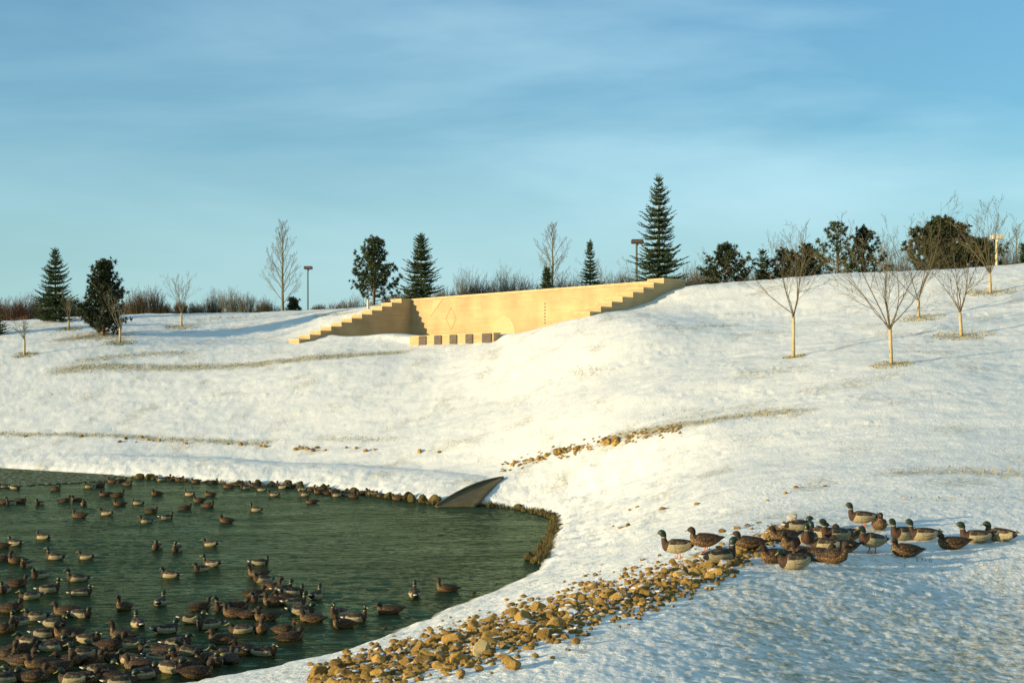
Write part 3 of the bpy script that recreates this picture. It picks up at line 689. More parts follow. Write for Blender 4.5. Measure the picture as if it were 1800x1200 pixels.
def spruce(base, H, Rb, seed, label, mt='spruce_needles', dens=1.0, power=0.85, gap=0.05, name='spruce_tree'):
    rnd = random.Random(seed); r = empty(name, base); tag(r, label, 'tree', 'evergreens on the hill')
    q = MB(); q.tube([(0, 0, -.2), (0, 0, H*.5), (0, 0, H*.97)], [0.02*H, 0.012*H, 0.012], 8); q.build('trunk', M['conifer_bark'], r, smooth=True)
    c = MB(); z = H*0.05
    while z < H*0.97:
        f = z/H; Lb = 1.22*Rb*((1-f)**power) + 0.05*Rb; nb = int((13 if f < .8 else 9)*dens); a0 = rnd.random()*6.3
        stretch = rnd.uniform(0.78, 1.14)
        for k in range(nb):
            a = a0 + k*2*math.pi/nb + rnd.uniform(-.25, .25); L = Lb*rnd.uniform(.62, 1.15)*stretch
            if rnd.random() < gap: continue
            slope = 0.16 + 0.75*f*f + rnd.uniform(-.14, .16)
            d = Vector((math.cos(a), math.sin(a), slope)).normalized(); side = Vector((-math.sin(a), math.cos(a), 0))
            p0 = Vector((0, 0, z+rnd.uniform(-.06, .06))); m = max(2, int(L/0.16))
            for i in range(m):
                g = (i+0.5)/m; pt = p0 + d*(L*g) + Vector((0, 0, -0.16*L*math.sin(g*2.6)))
                wd = L*0.30*(1-g)+0.10
                for sgn in (-1, 1):
                    dd = (d*0.75 + side*sgn*0.8 + Vector((0, 0, rnd.uniform(-.15, .12)))).normalized()
                    needle_spray(c, rnd, pt, dd, wd*rnd.uniform(.7, 1.1), 0.06, 6)
                needle_spray(c, rnd, pt, d, 0.26, 0.055, 4)
        z += max(0.10, (0.30 if f < .75 else 0.2)*rnd.uniform(.7, 1.35)*H/6.5)
    needle_spray(c, rnd, Vector((0, 0, H*.90)), Vector((0, 0, 1)), H*0.12, 0.05, 26)
    c.build('crown', M[mt], r); return r

def pine(base, H, Rb, seed, label, mt='pine_needles', nb=46, bare=0.18, shape=1.0, tuft=0.28, name='pine_tree', low=0.1, tn=22, core=0.5):
    rnd = random.Random(seed); r = empty(name, base); tag(r, label, 'tree', 'evergreens on the hill')
    q = MB(); q.tube([(0, 0, -.2), (rnd.uniform(-.1, .1), 0, H*.5), (0, 0, H*.93)], [0.022*H, 0.015*H, 0.02], 8)
    c = MB()
    def tuftat(p, d, s, n):
        for i in range(n):
            a = (d*0.7 + rv(rnd)).normalized(); l = s*rnd.uniform(.6, 1.1); sd = a.cross(rv(rnd)); 
            if sd.length < .05: continue
            sd.normalize(); w = 0.03+0.03*s
            c.add([p-sd*w, p+sd*w, p+a*l+sd*w*.3, p+a*l-sd*w*.3], [(0, 1, 2, 3)])
    for k in range(nb):
        f = low + (0.93-low)*(k/nb)**0.95; a = k*2.399 + rnd.uniform(-.3, .3)
        prof = min(1, (1-f)*1.30)**shape
        L = Rb*prof*rnd.choice([rnd.uniform(.42, .8), rnd.uniform(.8, 1.2)])+0.05*Rb
        rise = 0.10+1.0*f*f+rnd.uniform(-.12, .18); d = Vector((math.cos(a), math.sin(a), rise)).normalized()
        p0 = Vector((0, 0, f*H)); pts = [p0]
        m = max(3, int(L/0.28)); 
        for i in range(m):
            d = (d + Vector((0, 0, 0.10)) + rv(rnd)*0.10).normalized(); pts.append(pts[-1]+d*(L/m))
        q.tube(pts, [max(0.01, 0.045*(1-i/(m+1))) for i in range(m+1)], 3, cap=False)
        for i in range(1, m+1):
            if i/m < bare: continue
            if i/m < core and rnd.random() < 0.55: continue
            tuftat(pts[i], d, tuft*rnd.uniform(.75, 1.2), tn)
            for s in range(2 if i < m else 1):
                sd = (d*0.4 + rv(rnd)*0.9 + Vector((0, 0, .3))).normalized(); e = pts[i]+sd*tuft*rnd.uniform(.7, 1.3)
                q.tube([pts[i], e], [0.012, 0.008], 3, cap=False); tuftat(e, sd, tuft*rnd.uniform(.7, 1.05), int(tn*.8))
    tuftat(Vector((0, 0, H*.93)), Vector((0, 0, 1)), tuft*1.3, tn)
    q.build('trunk', M['conifer_bark'], r); c.build('crown', M[mt], r); return r

def ev(fn, px, d, top, halfw, seed, label, **kw):
    b = onground(px, d); H = hgt(b, d, top); return fn(b, H, halfw/FPX*d, seed, label, **kw)
def evg(fn, px, py, top, halfw, seed, label, **kw):
    b = G(px, py); d = b.y; return fn(b, hgt(b, d, top), halfw/FPX*d, seed, label, **kw)
ev(spruce, 97, 121, 438, 36, 101, 'dark spruce with a pointed top on the far left crest', dens=1.1, power=.7)
evg(pine, 182, 590, 459, 46, 102, 'bushy dark pine on the left slope right of the pointed spruce', nb=100, tuft=.29, shape=.6, low=.02, tn=22, mt='dark_needles')
evg(spruce, -14, 590, 530, 24, 103, 'dark evergreen cut off by the left edge of the view', power=.6)
ev(pine, 657, 119, 419, 50, 104, 'open branched pine behind the left stepped wing of the wall', nb=62, tuft=.29, shape=.7, low=.08, bare=.25, core=.6, tn=24)
ev(spruce, 740, 117, 412, 36, 105, 'dense middle sized spruce behind the left end of the long wall', dens=1.2, power=.72)
ev(spruce, 1037, 116, 423, 22, 106, 'small spruce behind the long wall, between two leafless trees', dens=1.0, power=.95)
ev(spruce, 961, 114, 471, 15, 107, 'tiny evergreen tip peeking over the middle of the long wall', power=.7)
ev(spruce, 1158, 101, 311, 44, 108, 'tallest spruce, standing behind the right end of the long wall', dens=1.15, power=.68, gap=.12)
ev(pine, 1275, 99, 434, 56, 109, 'low dark pine with side limbs right of the tallest spruce', nb=40, tuft=.26, shape=.9, low=.03, core=.5, mt='dark_needles')
ev(spruce, 1341, 103, 440, 20, 110, 'small thin evergreen between two low dark pines', dens=.7, power=.5, gap=.3)
ev(pine, 1385, 100, 450, 50, 111, 'low spreading pine bush on the crest below the spindly leafless tree', nb=36, tuft=.26, shape=.6, low=.03, mt='dark_needles')
ev(pine, 1420, 102, 432, 42, 112, 'low pine with one raised top just left of the twin pines', nb=36, tuft=.26, shape=.8, low=.03, mt='dark_needles')
ev(pine, 1474, 98, 391, 48, 113, 'taller left one of the twin pines on the right crest', nb=40, tuft=.25, shape=.7, low=.06, bare=.4, core=.7)
ev(pine, 1519, 99, 399, 42, 114, 'shorter right one of the twin pines on the right crest', nb=42, tuft=.25, shape=.7, low=.04, core=.6, mt='dark_needles')
ev(pine, 1655, 97, 392, 76, 115, 'wide dark pine mound, the biggest evergreen left of the cream lamp post', nb=92, tuft=.27, shape=.85, low=.02, mt='dark_needles', tn=30)
ev(pine, 1722, 96, 430, 56, 116, 'low dark pine bush joining the wide mound on its right', nb=36, tuft=.26, shape=.8, low=.03, mt='dark_needles')
ev(spruce, 1799, 105, 430, 8, 117, 'narrow evergreen cut off by the right edge of the view', power=.6)
ev(pine, 516, 136, 527, 11, 118, 'small dark evergreen shrub between the large bare tree and the thin lamp', nb=26, tuft=.3, shape=.5, low=.02, mt='dark_needles', name='evergreen_shrub')
ev(pine, 612, 104.5, 560, 4, 119, 'tiny dark shrub by the top of the left slope', nb=6, tuft=.1, shape=.5, low=.05, mt='dark_needles', name='evergreen_shrub') if False else None

def bush(px, d, top, halfw, seed, label, mt='brush', n=120):
    rnd = random.Random(seed); b = onground(px, d); b.z -= 0.3; H = hgt(b, d, top); Rw = halfw/FPX*d
    q = MB()
    for i in range(n):
        a = rnd.random()*6.28; rr_ = Rw*math.sqrt(rnd.random())*0.75; e = rr_/Rw
        h = H*(1-0.45*e*e)*rnd.uniform(.55, 1.02); p = Vector((math.cos(a)*rr_, math.sin(a)*rr_*0.7, 0))
        d_ = Vector((math.cos(a)*e*0.35, math.sin(a)*e*.3, 1))
        grow(q, rnd, p, d_, h, 0.022, 1, 0.1, (0, 5, 3), 26, 0.12)
    o = q.build('bare_bush', M[mt]); o.location = b
    tag(o, label, 'bush', 'leafless bushes along the skyline'); return o
BUSH = [(14,518,22,'brush_red','reddish leafless thicket bush at the far left edge of the skyline'),(50,514,22,'brush_red','reddish leafless bush just left of the pointed spruce'),
 (133,520,16,'brush','brown leafless bush between the pointed spruce and the bushy pine'),(240,508,18,'brush','brown leafless bush touching the right side of the bushy pine'),
 (265,500,20,'brush','tallest brown leafless bush between the bushy pine and the faint bare tree'),(290,528,12,'brush','low brown leafless bush left of the faint bare tree'),
 (318,528,10,'brush','small brown leafless bush at the foot of the faint bare tree'),(345,528,13,'brush_olive','low olive leafless bush just right of the faint bare tree'),
 (378,506,14,'brush_olive','tall thin olive leafless bush, middle of the left skyline'),(404,504,16,'brush_olive','rounded olive leafless bush left of the large bare tree'),
 (432,512,14,'brush_olive','olive leafless bush at the left foot of the large bare tree'),(465,520,14,'brush_olive','olive leafless bush touching the large bare tree'),
 (560,534,14,'brush','low leafless bush right of the thin lamp post'),(590,530,14,'brush_olive','low leafless bush left of the open branched pine'),
 (620,518,20,'brush_olive','olive leafless bush beside the left foot of the open pine'),(690,516,20,'brush','leafless bush between the open pine and the wall spruce'),
 (780,500,16,'brush_olive','faint leafless bush right of the wall spruce'),(822,470,16,'brush_olive','tall wispy leafless bush over the wall, left part'),
 (845,486,24,'brush','broad brown leafless bush over the wall, left part'),(884,462,20,'brush_olive','tall wispy leafless bush over the wall left of the slender tree'),
 (915,480,22,'brush','broad brown leafless bush left of the slender leafless tree'),(995,478,22,'brush','brown leafless bush between the slender tree and the small spruce'),
 (1075,476,26,'brush','brown leafless bush under the round crowned tree'),(1110,478,18,'brush','brown leafless bush at the foot of the brown lamp'),
 (1215,462,16,'brush_olive','leafless bush touching the right side of the tallest spruce'),(1240,456,18,'brush_olive','leafless bush left of the low dark pine with side limbs'),
 (1310,474,20,'brush','low leafless bush right of the low dark pine with side limbs'),(1360,468,16,'brush','low leafless bush behind the small thin evergreen'),
 (1440,460,14,'brush','leafless bush in the gap left of the twin pines'),(1580,440,20,'brush_olive','leafless bush in the gap right of the twin pines'),
 (1775,412,16,'brush_olive','pale leafless bush right of the cream lamp post')]
for i, (px, top, hw, mt, lbl) in enumerate(BUSH):
    d = 133 if px < 640 else (123 if px < 1150 else (112 if px < 1450 else 107)); bush(px, d+(i % 3)*2, top, hw, 500+i, lbl, mt, n=70 if mt == 'brush_olive' else 110)

# low continuous thicket behind the crest
def thicket():
    rnd = random.Random(77); q = MB()
    for i in range(9000):
        px = rnd.uniform(-120, 1900); d = (138 if px < 640 else (126 if px < 1150 else (114 if px < 1450 else 109))) + rnd.uniform(-2, 6)
        top = np.interp(px, [-120, 60, 300, 600, 700, 1150, 1250, 1450, 1600, 1900], [530, 530, 534, 534, 518, 480, 480, 474, 460, 446])
        top += 5*math.sin(px*.05)+4*math.sin(px*.13+1)
        x = (px-CX)/FPX*d; z = 0
        hz = CAM_Z+(HY-top)/FPX*d; zb = THZ(px, d)
        h = max(0.8, (hz-zb))*rnd.uniform(.45, 1.08)
        dr = Vector((rnd.uniform(-.3, .3), rnd.uniform(-.2, .2), 1)).normalized(); p = Vector((x, d, zb-.2)); w = 0.022
        e = p+dr*h; m_ = p.lerp(e, .5)+Vector((rnd.uniform(-.1, .1), 0, 0))
        q.tube([p, m_, e], [w, w*.7, .008], 3, cap=False)
        for k in range(3):
            f = rnd.uniform(.3, .9); s = p.lerp(e, f); q.tube([s, s+Vector((rnd.uniform(-.5, .5), rnd.uniform(-.3, .3), rnd.uniform(.2, .6)))*h*.4], [.012, .006], 3, cap=False)
    tag(q.build('thicket', M['brush']), 'low brown leafless thicket running along the whole skyline behind the hill crest', 'thicket', kind='stuff')
_gx_ = np.linspace(-130, 1910, 120); _gd = {}
def THZ(px, d):
    if not _gd:
        for dd in (105, 115, 125, 135, 145): _gd[dd] = terrain((_gx_-CX)/FPX*dd, np.full(len(_gx_), float(dd)))
    ks = sorted(_gd); vals = [np.interp(px, _gx_, _gd[k]) for k in ks]; return float(np.interp(d, ks, vals))
thicket()

# ------------------------------------------------------------------ rocks
def rock_mesh(seed, name='rock'):
    import bmesh
    rnd = random.Random(seed); bm = bmesh.new(); bmesh.ops.create_icosphere(bm, subdivisions=3, radius=1.0)
    planes = [(rv(rnd), rnd.uniform(.52, .86)) for _ in range(11)]
    off = Vector((rnd.random()*50, rnd.random()*50, rnd.random()*50))
    from mathutils import noise
    for v in bm.verts:
        c = v.co.copy()
        for n_, k in planes:
            s = c.dot(n_)-k
            if s > 0: c -= n_*s*0.92
        c *= 1 + 0.16*noise.noise(c*1.7+off) + 0.05*noise.noise(c*6+off)
        v.co = c
    me = bpy.data.meshes.new(name); bm.to_mesh(me); bm.free()
    return me
ROCKM = {}
for mt in ('rock', 'rock_snowy', 'rock_mossy', 'rock_pale', 'rock_white'):
    ROCKM[mt] = []
    for k in range(9):
        me = rock_mesh(200+k); me.materials.append(M[mt]); ROCKM[mt].append(me)
def rock(p, s, rnd, mt, label, group, flat=.75, sink=.25):
    o = bpy.data.objects.new('rock' if mt != 'rock_mossy' else 'mossy_rock', rnd.choice(ROCKM[mt])); COL.objects.link(o)
    sx, sy, sz = s*rnd.uniform(.8, 1.3), s*rnd.uniform(.75, 1.15), s*flat*rnd.uniform(.75, 1.15)
    o.scale = (sx, sy, sz); o.rotation_euler = (rnd.uniform(-.35, .35), rnd.uniform(-.35, .35), rnd.uniform(0, 6.28))
    o.location = (p.x, p.y, p.z+sz*(0.75-sink*2)); tag(o, label, 'rock', group); return o
rnd = random.Random(99)
# band axis of the near riprap: (px, py, half width in px measured across)
BAND = [(560,1200,30),(640,1180,38),(740,1155,45),(850,1125,52),(950,1095,52),(1050,1060,50),(1150,1035,42),(1230,1010,34),(1300,975,26),(1350,945,20),(1400,925,12)]
bx = [b[0] for b in BAND]; by = [b[1] for b in BAND]; bw = [b[2] for b in BAND]
near = []
spec = [(560,1192,0.10,'rock','upright golden block of rock at the bottom left end of the riprap band'),
        (848,1150,0.11,'rock_pale','large pale rounded boulder low in the middle of the riprap band'),
        (992,1078,0.065,'rock_white','small white rock among the tan rocks, upper middle of the band'),
        (1393,913,0.10,'rock_white','white rock at the upper right end of the band beside the ducks'),
        (900,1175,0.11,'rock','dark craggy rock pile block at the lower edge of the band, bottom centre'),
        (740,1148,0.11,'rock','large golden rock on the water side of the band, left part')]
for px, py, s, mt, lbl in spec:
    o = rock(G(px, py), s, rnd, mt, lbl, 'riprap rocks on the near bank', flat=1.3 if 'upright' in lbl else .8, sink=.12)
occ = []
tries = 0
while len(near) < 228 and tries < 12000:
    tries += 1
    px = rnd.uniform(548, 1405); w = np.interp(px, bx, bw); off = rnd.gauss(0, .42)
    if abs(off) > 1.15: continue
    py = np.interp(px, bx, by)+off*w
    if py > 1206: continue
    dens = 1.0 if px < 1250 else .8
    p = G(px, py); s = rnd.choice([.055, .065, .075, .085, .10, .115])*rnd.uniform(.85, 1.15)*(1.0 if abs(off) < .6 else .75)
    if any((q.x-p.x)**2+((q.y-p.y)*.8)**2 < ((s+t)*.58)**2 for q, t in occ): continue
    occ.append((p, s)); near.append((p, s, px, off))
ORD = ['first','second','third','fourth','fifth','sixth','seventh','eighth','ninth','tenth','eleventh','twelfth','thirteenth','fourteenth','fifteenth','sixteenth','seventeenth','eighteenth','nineteenth','twentieth','twenty-first','twenty-second','twenty-third','twenty-fourth','twenty-fifth','twenty-sixth','twenty-seventh','twenty-eighth','twenty-ninth','thirtieth','thirty-first','thirty-second','thirty-third','thirty-fourth']
cells = {}
for p, s, px, off in near:
    where = 'bottom left end' if px < 720 else ('left part' if px < 880 else ('middle' if px < 1040 else ('right part' if px < 1200 else 'duck end')))
    row = 'water side' if off < -.3 else ('centre' if off < .3 else 'lower side')
    cells.setdefault(('large' if s > .095 else 'small', where, row), []).append((px, p, s))
for (size, where, row), L in cells.items():
    L.sort(key=lambda e: e[0])
    for i, (px, p, s) in enumerate(L):
        rock(p, s, rnd, 'rock_snowy' if rnd.random() < .25 else 'rock', f'{ORD[i]} {size} tan rock from left, {row} of rock band, {where}', 'riprap rocks on the near bank', flat=.72, sink=.18)
# stones strewn on the slope
lone = [(1120,893),(1108,897),(1165,895),(1225,888),(1350,882),(1090,928),(1078,926),(1105,924),(1030,1030),(1060,1022),(945,1058),(1295,930),(1315,925),(1335,920),(1130,985),(1160,978),(1270,935),(1400,858),(1450,856),(1380,868)]
for i, (px, py) in enumerate(lone):
    p = G(px, py); rock(p, rnd.uniform(.04, .075)*(1 if p.y < 26 else 1.25), rnd, 'rock_snowy', f'tan stone poking from open snow, {ORD[sorted(l[0] for l in lone).index(px)]} from the left of the scattered stones', 'stones scattered in the snow', sink=.3)
# rock line above the far bank
far = []
for i in range(30): px = rnd.uniform(895, 1090); far.append((px, np.interp(px, [895, 960, 1010, 1090], [822, 801, 791, 776])+rnd.gauss(0, 3.6), 'tan rock in the line climbing right from the culvert'))
for i in range(30): px = rnd.choice([rnd.uniform(40, 150), rnd.uniform(180, 480), rnd.uniform(515, 575), rnd.uniform(590, 780)]); far.append((px, np.interp(px, [0, 120, 280, 470, 780], [765, 768, 774, 786, 792])+rnd.uniform(-1, 6), 'small tan rock in the sparse line along the far bank'))
far.sort(key=lambda e: e[0]); fc = {}
for px, py, lbl in far:
    fc[lbl] = fc.get(lbl, -1)+1; lbl = f'{ORD[fc[lbl]]} {lbl} from its left end' if 'climbing' not in lbl else f'{ORD[fc[lbl]]} tan rock from the left in the line climbing right from the culvert'
    rock(G(px, py), rnd.uniform(.08, .16) if px < 880 else rnd.uniform(.09, .19), rnd, 'rock', lbl, 'rocks along the far bank', sink=.2)
# mossy stones at the waterline
def along(pts, n, jit):
    out = []; seg = [math.dist(a, b) for a, b in zip(pts[:-1], pts[1:])]; T = sum(seg)
    for i in range(n):
        t = (i+rnd.random()*.8)/n*T; k = 0
        while k < len(seg)-1 and t > seg[k]: t -= seg[k]; k += 1
        a, b = pts[k], pts[k+1]; f = t/seg[k]; out.append((a[0]+(b[0]-a[0])*f+rnd.uniform(-jit, jit), a[1]+(b[1]-a[1])*f+rnd.uniform(-jit, jit)*.4))
    return out
sh1 = [W0(*s)[:2] for s in [(230,839),(330,846),(480,854),(590,863),(690,875),(770,886)]]
sh2 = [W0(*s)[:2] for s in [(836,888),(870,890),(905,894),(950,902),(980,912),(972,950),(945,990)]]
for pts, n, lbl in [(sh1, 34, 'dark mossy rock at the waterline under the far bank'), (sh2, 26, 'dark mossy rock at the waterline right of the culvert')]:
    for kk, (x, y) in enumerate(along(pts, n, .26)):
        rock(Vector((x, y, -.02)), rnd.choice([.08, .11, .15, .19, .25])*rnd.uniform(.85, 1.15)*(1 if pts is sh1 else .75), rnd, 'rock_mossy', f'{ORD[kk]} '+lbl+', counted from the left' if kk < 34 else lbl, 'mossy rocks at the waterline', sink=.15, flat=.9)
sh3 = [W0(*s)[:2] for s in [(945,998),(860,1040),(750,1086),(640,1130),(430,1190)]]
for kk, (x, y) in enumerate(along(sh3, 12, .15)): rock(Vector((x-.25, y-.1, -.04)), rnd.uniform(.05, .12), rnd, 'rock_mossy', f'{ORD[kk]} small wet mossy rock along the near waterline, counted towards the viewer', 'mossy rocks at the waterline', sink=.3)

def small_stones():
    q = MB(); r2 = random.Random(5)
    base = ROCKM['rock'][0]; bms = []
    import bmesh
    for k in range(4):
        bm = bmesh.new(); bmesh.ops.create_icosphere(bm, subdivisions=1, radius=1.0)
        vs = [v.co.copy()*r2.uniform(.75, 1.15) for v in bm.verts]; fs = [tuple(v.index for v in f.verts) for f in bm.faces]; bm.free(); bms.append((vs, fs))
    for i in range(3200):
        px = r2.uniform(545, 1410); w = np.interp(px, bx, bw); off = r2.gauss(0, .45)
        if abs(off) > 1.4: continue
        py = min(1203, np.interp(px, bx, by)+off*w)
        p = G(px, py); s = r2.choice([.018, .025, .035, .05])*r2.uniform(.8, 1.2); vs, fs = r2.choice(bms); a = r2.random()*6.28
        Mx = Matrix.Rotation(a, 3, 'Z')
        q.add([Mx @ Vector((v.x*s*1.2, v.y*s, v.z*s*.8)) + p + Vector((0, 0, s*.3)) for v in vs], fs)
    for i in range(260):
        px = r2.uniform(880, 1200); py = np.interp(px, [880, 960, 1010, 1090, 1200], [826, 801, 791, 774, 752])+r2.gauss(0, 5)
        p = G(px, py); s = r2.uniform(.025, .07); vs, fs = r2.choice(bms)
        q.add([Vector((v.x*s*1.2, v.y*s, v.z*s*.8)) + p + Vector((0, 0, s*.3)) for v in vs], fs)
    tag(q.build('small_stones', M['rock']), 'small stones and chips filling the gaps between the tan rocks', 'stones', kind='stuff')
small_stones()

def grass_stuff():
    q = MB(); r2 = random.Random(8)
    def blade(p, h):
        a = r2.random()*6.28; w = .007+.0004*p.y; s = Vector((math.cos(a), math.sin(a), 0))*w; l = Vector((r2.uniform(-.5, .5), r2.uniform(-.5, .5), 0))*h
        q.add([p-s, p+s, p+l+Vector((0, 0, h))], [(0, 1, 2)])
    P_ = []
    for pts, w, a in strokes:
        L = sum((q2-p2).length for p2, q2 in zip(pts[:-1], pts[1:])); n = int(min(1100, L*w*50*a))
        for i in range(n):
            k = r2.randrange(len(pts)-1); c = pts[k].lerp(pts[k+1], r2.random()); P_.append((c.x+r2.gauss(0, w*.55), c.y+r2.gauss(0, w*.6)))
    for c, rr_ in wells:
        for i in range(260):
            a = r2.random()*6.28; g = rr_*math.sqrt(r2.random())*1.1; P_.append((c.x+math.cos(a)*g, c.y+math.sin(a)*g))
    X = np.array([p[0] for p in P_]); Y = np.array([p[1] for p in P_]); Z = terrain(X, Y)
    for x, y, z in zip(X, Y, Z): blade(Vector((x, y, z-.01)), r2.uniform(.03, .10))
    tag(q.build('dead_grass', M['dry_grass']), 'short dead grass showing through the thin snow in streaks and round the tree trunks', 'grass', kind='stuff')
    q = MB()
    for pts, n in ((sh1, 2600), (sh2, 2600)):
        for x, y in along(pts, n, .22):
            p = Vector((x, y, -.02)); h = r2.uniform(.03, .19)*(.5+abs(math.sin(x*1.7))); a = r2.random()*6.28; s = Vector((math.cos(a), math.sin(a), 0))*.02
            q.add([p-s, p+s, p+Vector((r2.uniform(-.6, .6)*h, r2.uniform(-.6, .6)*h, h))], [(0, 1, 2)])
    tag(q.build('shore_weeds', M['weed']), 'dark ragged weeds and algae along the waterline of the far bank', 'weeds', kind='stuff')
grass_stuff()

# ------------------------------------------------------------------ ducks
# rings: x, z, half width, half height, tangent angle (deg)
def duck_parts(kind, neck, turn, stand, eyes):
    n = 16
    ring = [(-.315,.135,.010,.005,10),(-.285,.128,.032,.012,8),(-.245,.118,.052,.026,5),(-.20,.108,.076,.052,0),(-.14,.098,.098,.076,0),(-.07,.090,.112,.094,0),
            (0,.088,.118,.100,0),(.06,.090,.116,.100,4),(.115,.099,.104,.094,14),(.155,.117,.084,.080,34),(.178,.142,.062,.062,58),(.188,.166,.047,.049,78)]
    nl = {'low': .004, 'mid': .028, 'tall': .075}[neck]; fx = {'low': -.020, 'mid': -.004, 'tall': .010}[neck]
    z0 = .168; x0 = .188
    ring += [(x0+fx*.5+.002, z0+nl*.45, .038, .040, 92), (x0+fx, z0+nl*.9, .037, .039, 92)]
    hx, hz = x0+fx, z0+nl
    ring += [(hx+.003, hz+.018, .041, .046, 80), (hx+.015, hz+.042, .044, .050, 55), (hx+.034, hz+.057, .041, .043, 25), (hx+.057, hz+.056, .032, .033, 5), (hx+.076, hz+.050, .020, .021, -5), (hx+.084, hz+.046, .011, .013, -8)]
    NR = len(ring); neckstart = 10
    piv = Vector((x0, 0, 0))
    def tw(p, w):
        if turn == 0 or w <= 0: return p
        return rot_about(p-piv, Vector((0, 0, 1)), R(turn)*w)+piv
    rings = []
    for i, (x, z, ry, rz, th) in enumerate(ring):
        t = R(th); row = []
        w = max(0, min(1, (i-neckstart)/4.0))
        for j in range(n):
            a = 2*math.pi*j/n; c, s = math.cos(a), math.sin(a)
            fl = 1.0
            if i < 9 and s < 0: fl = 0.86           # flatter belly
            up = s*rz*fl*(1.12 if i < 10 else 1); row.append(tw(Vector((x - math.sin(t)*up, c*ry, z + math.cos(t)*up)), w))
        rings.append(row)
    # subdivide along length by Catmull-like interpolation
    fine = []; idx = []
    for i in range(NR-1):
        for f in (0, .5):
            if f == 0: fine.append(rings[i])
            else:
                a = rings[max(i-1, 0)]; b = rings[i]; c = rings[i+1]; d = rings[min(i+2, NR-1)]
                fine.append([(-a[j]+9*b[j]+9*c[j]-d[j])/16 for j in range(n)])
            idx.append(i+f)
    fine.append(rings[-1]); idx.append(NR-1)
    if kind == 'drake':
        mats = ['f_head', 'f_white', 'f_breast', 'f_flank', 'f_back', 'f_black', 'f_ring']
        def m(i, j):
            k = idx[i]; a = (j+.5)/n*360
            top = 28 < a < 152
            if k >= 13: return 0
            if k >= 12.5: return 6
            if k >= 8.4: return 2
            if k >= 3.0: return 4 if (50 < a < 130) else 3
            if k >= 1.5: return 5
            return 1
    else:
        mats = ['f_hen_head', 'f_hen', 'f_hen_light', 'f_back']
        def m(i, j):
            k = idx[i]; a = (j+.5)/n*360
            if k >= 12: return 0
            if k >= 3 and (a > 190 and a < 350): return 2
            return 1
    out = []
    mb = MB(); mb.loft(fine, m)
    out.append(('body', mb, [M[x] for x in mats], True))
    # folded wings
    for sgn in (-1, 1):
        w = MB(); rows = []
        for (x, zc, hh, yo) in [(.135,.128,.012,.078),(.11,.130,.036,.099),(.06,.130,.050,.112),(0,.130,.052,.116),(-.07,.130,.046,.108),(-.14,.130,.034,.088),(-.20,.130,.022,.058),(-.255,.138,.012,.036),(-.285,.142,.005,.026)]:
            row = []
            for k in range(7):
                g = k/6; z = zc-hh + 2*hh*g; y = yo*(1.06-0.34*g*g)
                row.append(Vector((x, sgn*(y+.004), z)))
            for k in range(7):
                g = 1-k/6; z = zc-hh+2*hh*g; y = yo*(1.06-0.34*g*g)
                row.append(Vector((x, sgn*(y-.020), z-.002)))
            rows.append(row)
        dr = kind == 'drake'
        def wm(i, j, dr=dr):
            if dr and i == 7 and j in (1, 2, 3): return 1
            if dr and i == 5 and j in (1, 2): return 2
            if dr and j <= 2: return 3
            return 0
        w.loft(rows, wm)
        out.append(('wing', w, [M['f_back' if dr else 'f_hen'], M['f_white' if not dr else 'f_flank'], M['f_blue'], M['f_flank'] if dr else M['f_hen']], True))
    b = MB(); rows = []
    for (dx, dz, ry, rz) in [(.070,.047,.014,.013),(.090,.041,.012,.009),(.110,.035,.012,.006),(.128,.031,.012,.004),(.136,.030,.006,.003)]:
        rows.append([tw(Vector((hx+dx, math.cos(a)*ry, hz+dz+math.sin(a)*rz)), 1) for a in [2*math.pi*q/8 for q in range(8)]])
    b.loft(rows); out.append(('bill', b, [M['bill_yellow' if kind == 'drake' else 'bill_dark']], True))
    if eyes:
        for sgn in (-1, 1):
            e = MB(); c = Vector((hx+.044, sgn*.0305, hz+.060)); rws = []
            for (o_, rr2) in [(-.004, .003), (0, .0055), (.004, .003)]:
                rws.append([tw(c+Vector((math.cos(a)*rr2, sgn*o_, math.sin(a)*rr2)), 1) for a in [2*math.pi*q/8 for q in range(8)]])
            e.loft(rws); out.append(('eye', e, [M['eye']], True))
    if kind == 'drake':
        t = MB(); t.tube([(-.235, 0, .14), (-.25, 0, .165), (-.235, 0, .18), (-.222, 0, .17)], [.010, .008, .006, .003], 5); out.append(('tail_curl', t, [M['f_black']], True))
    if stand:
        for sgn, st in ((-1, .025), (1, -.03)):
            l = MB(); l.tube([(-.01, sgn*.045, .06), (-.012+st*.3, sgn*.045, .02), (-.005+st, sgn*.045, -.075)], [.022, .012, .007], 6)
            l.add([(-.012+st, sgn*.045-.006, -.078), (.055+st, sgn*.045-.032, -.086), (.068+st, sgn*.045, -.086), (.055+st, sgn*.045+.032, -.086), (-.012+st, sgn*.045+.006, -.078),
                   (-.012+st, sgn*.045-.006, -.070), (.055+st, sgn*.045-.032, -.081), (.068+st, sgn*.045, -.080), (.055+st, sgn*.045+.032, -.081), (-.012+st, sgn*.045+.006, -.070)],
                  [(0, 1, 2, 3, 4), (9, 8, 7, 6, 5), (0, 5, 6, 1), (1, 6, 7, 2), (2, 7, 8, 3), (3, 8, 9, 4), (4, 9, 5, 0)])
            out.append(('leg', l, [M['foot']], True))
    return out
PROTO = {}
drnd = random.Random(17)
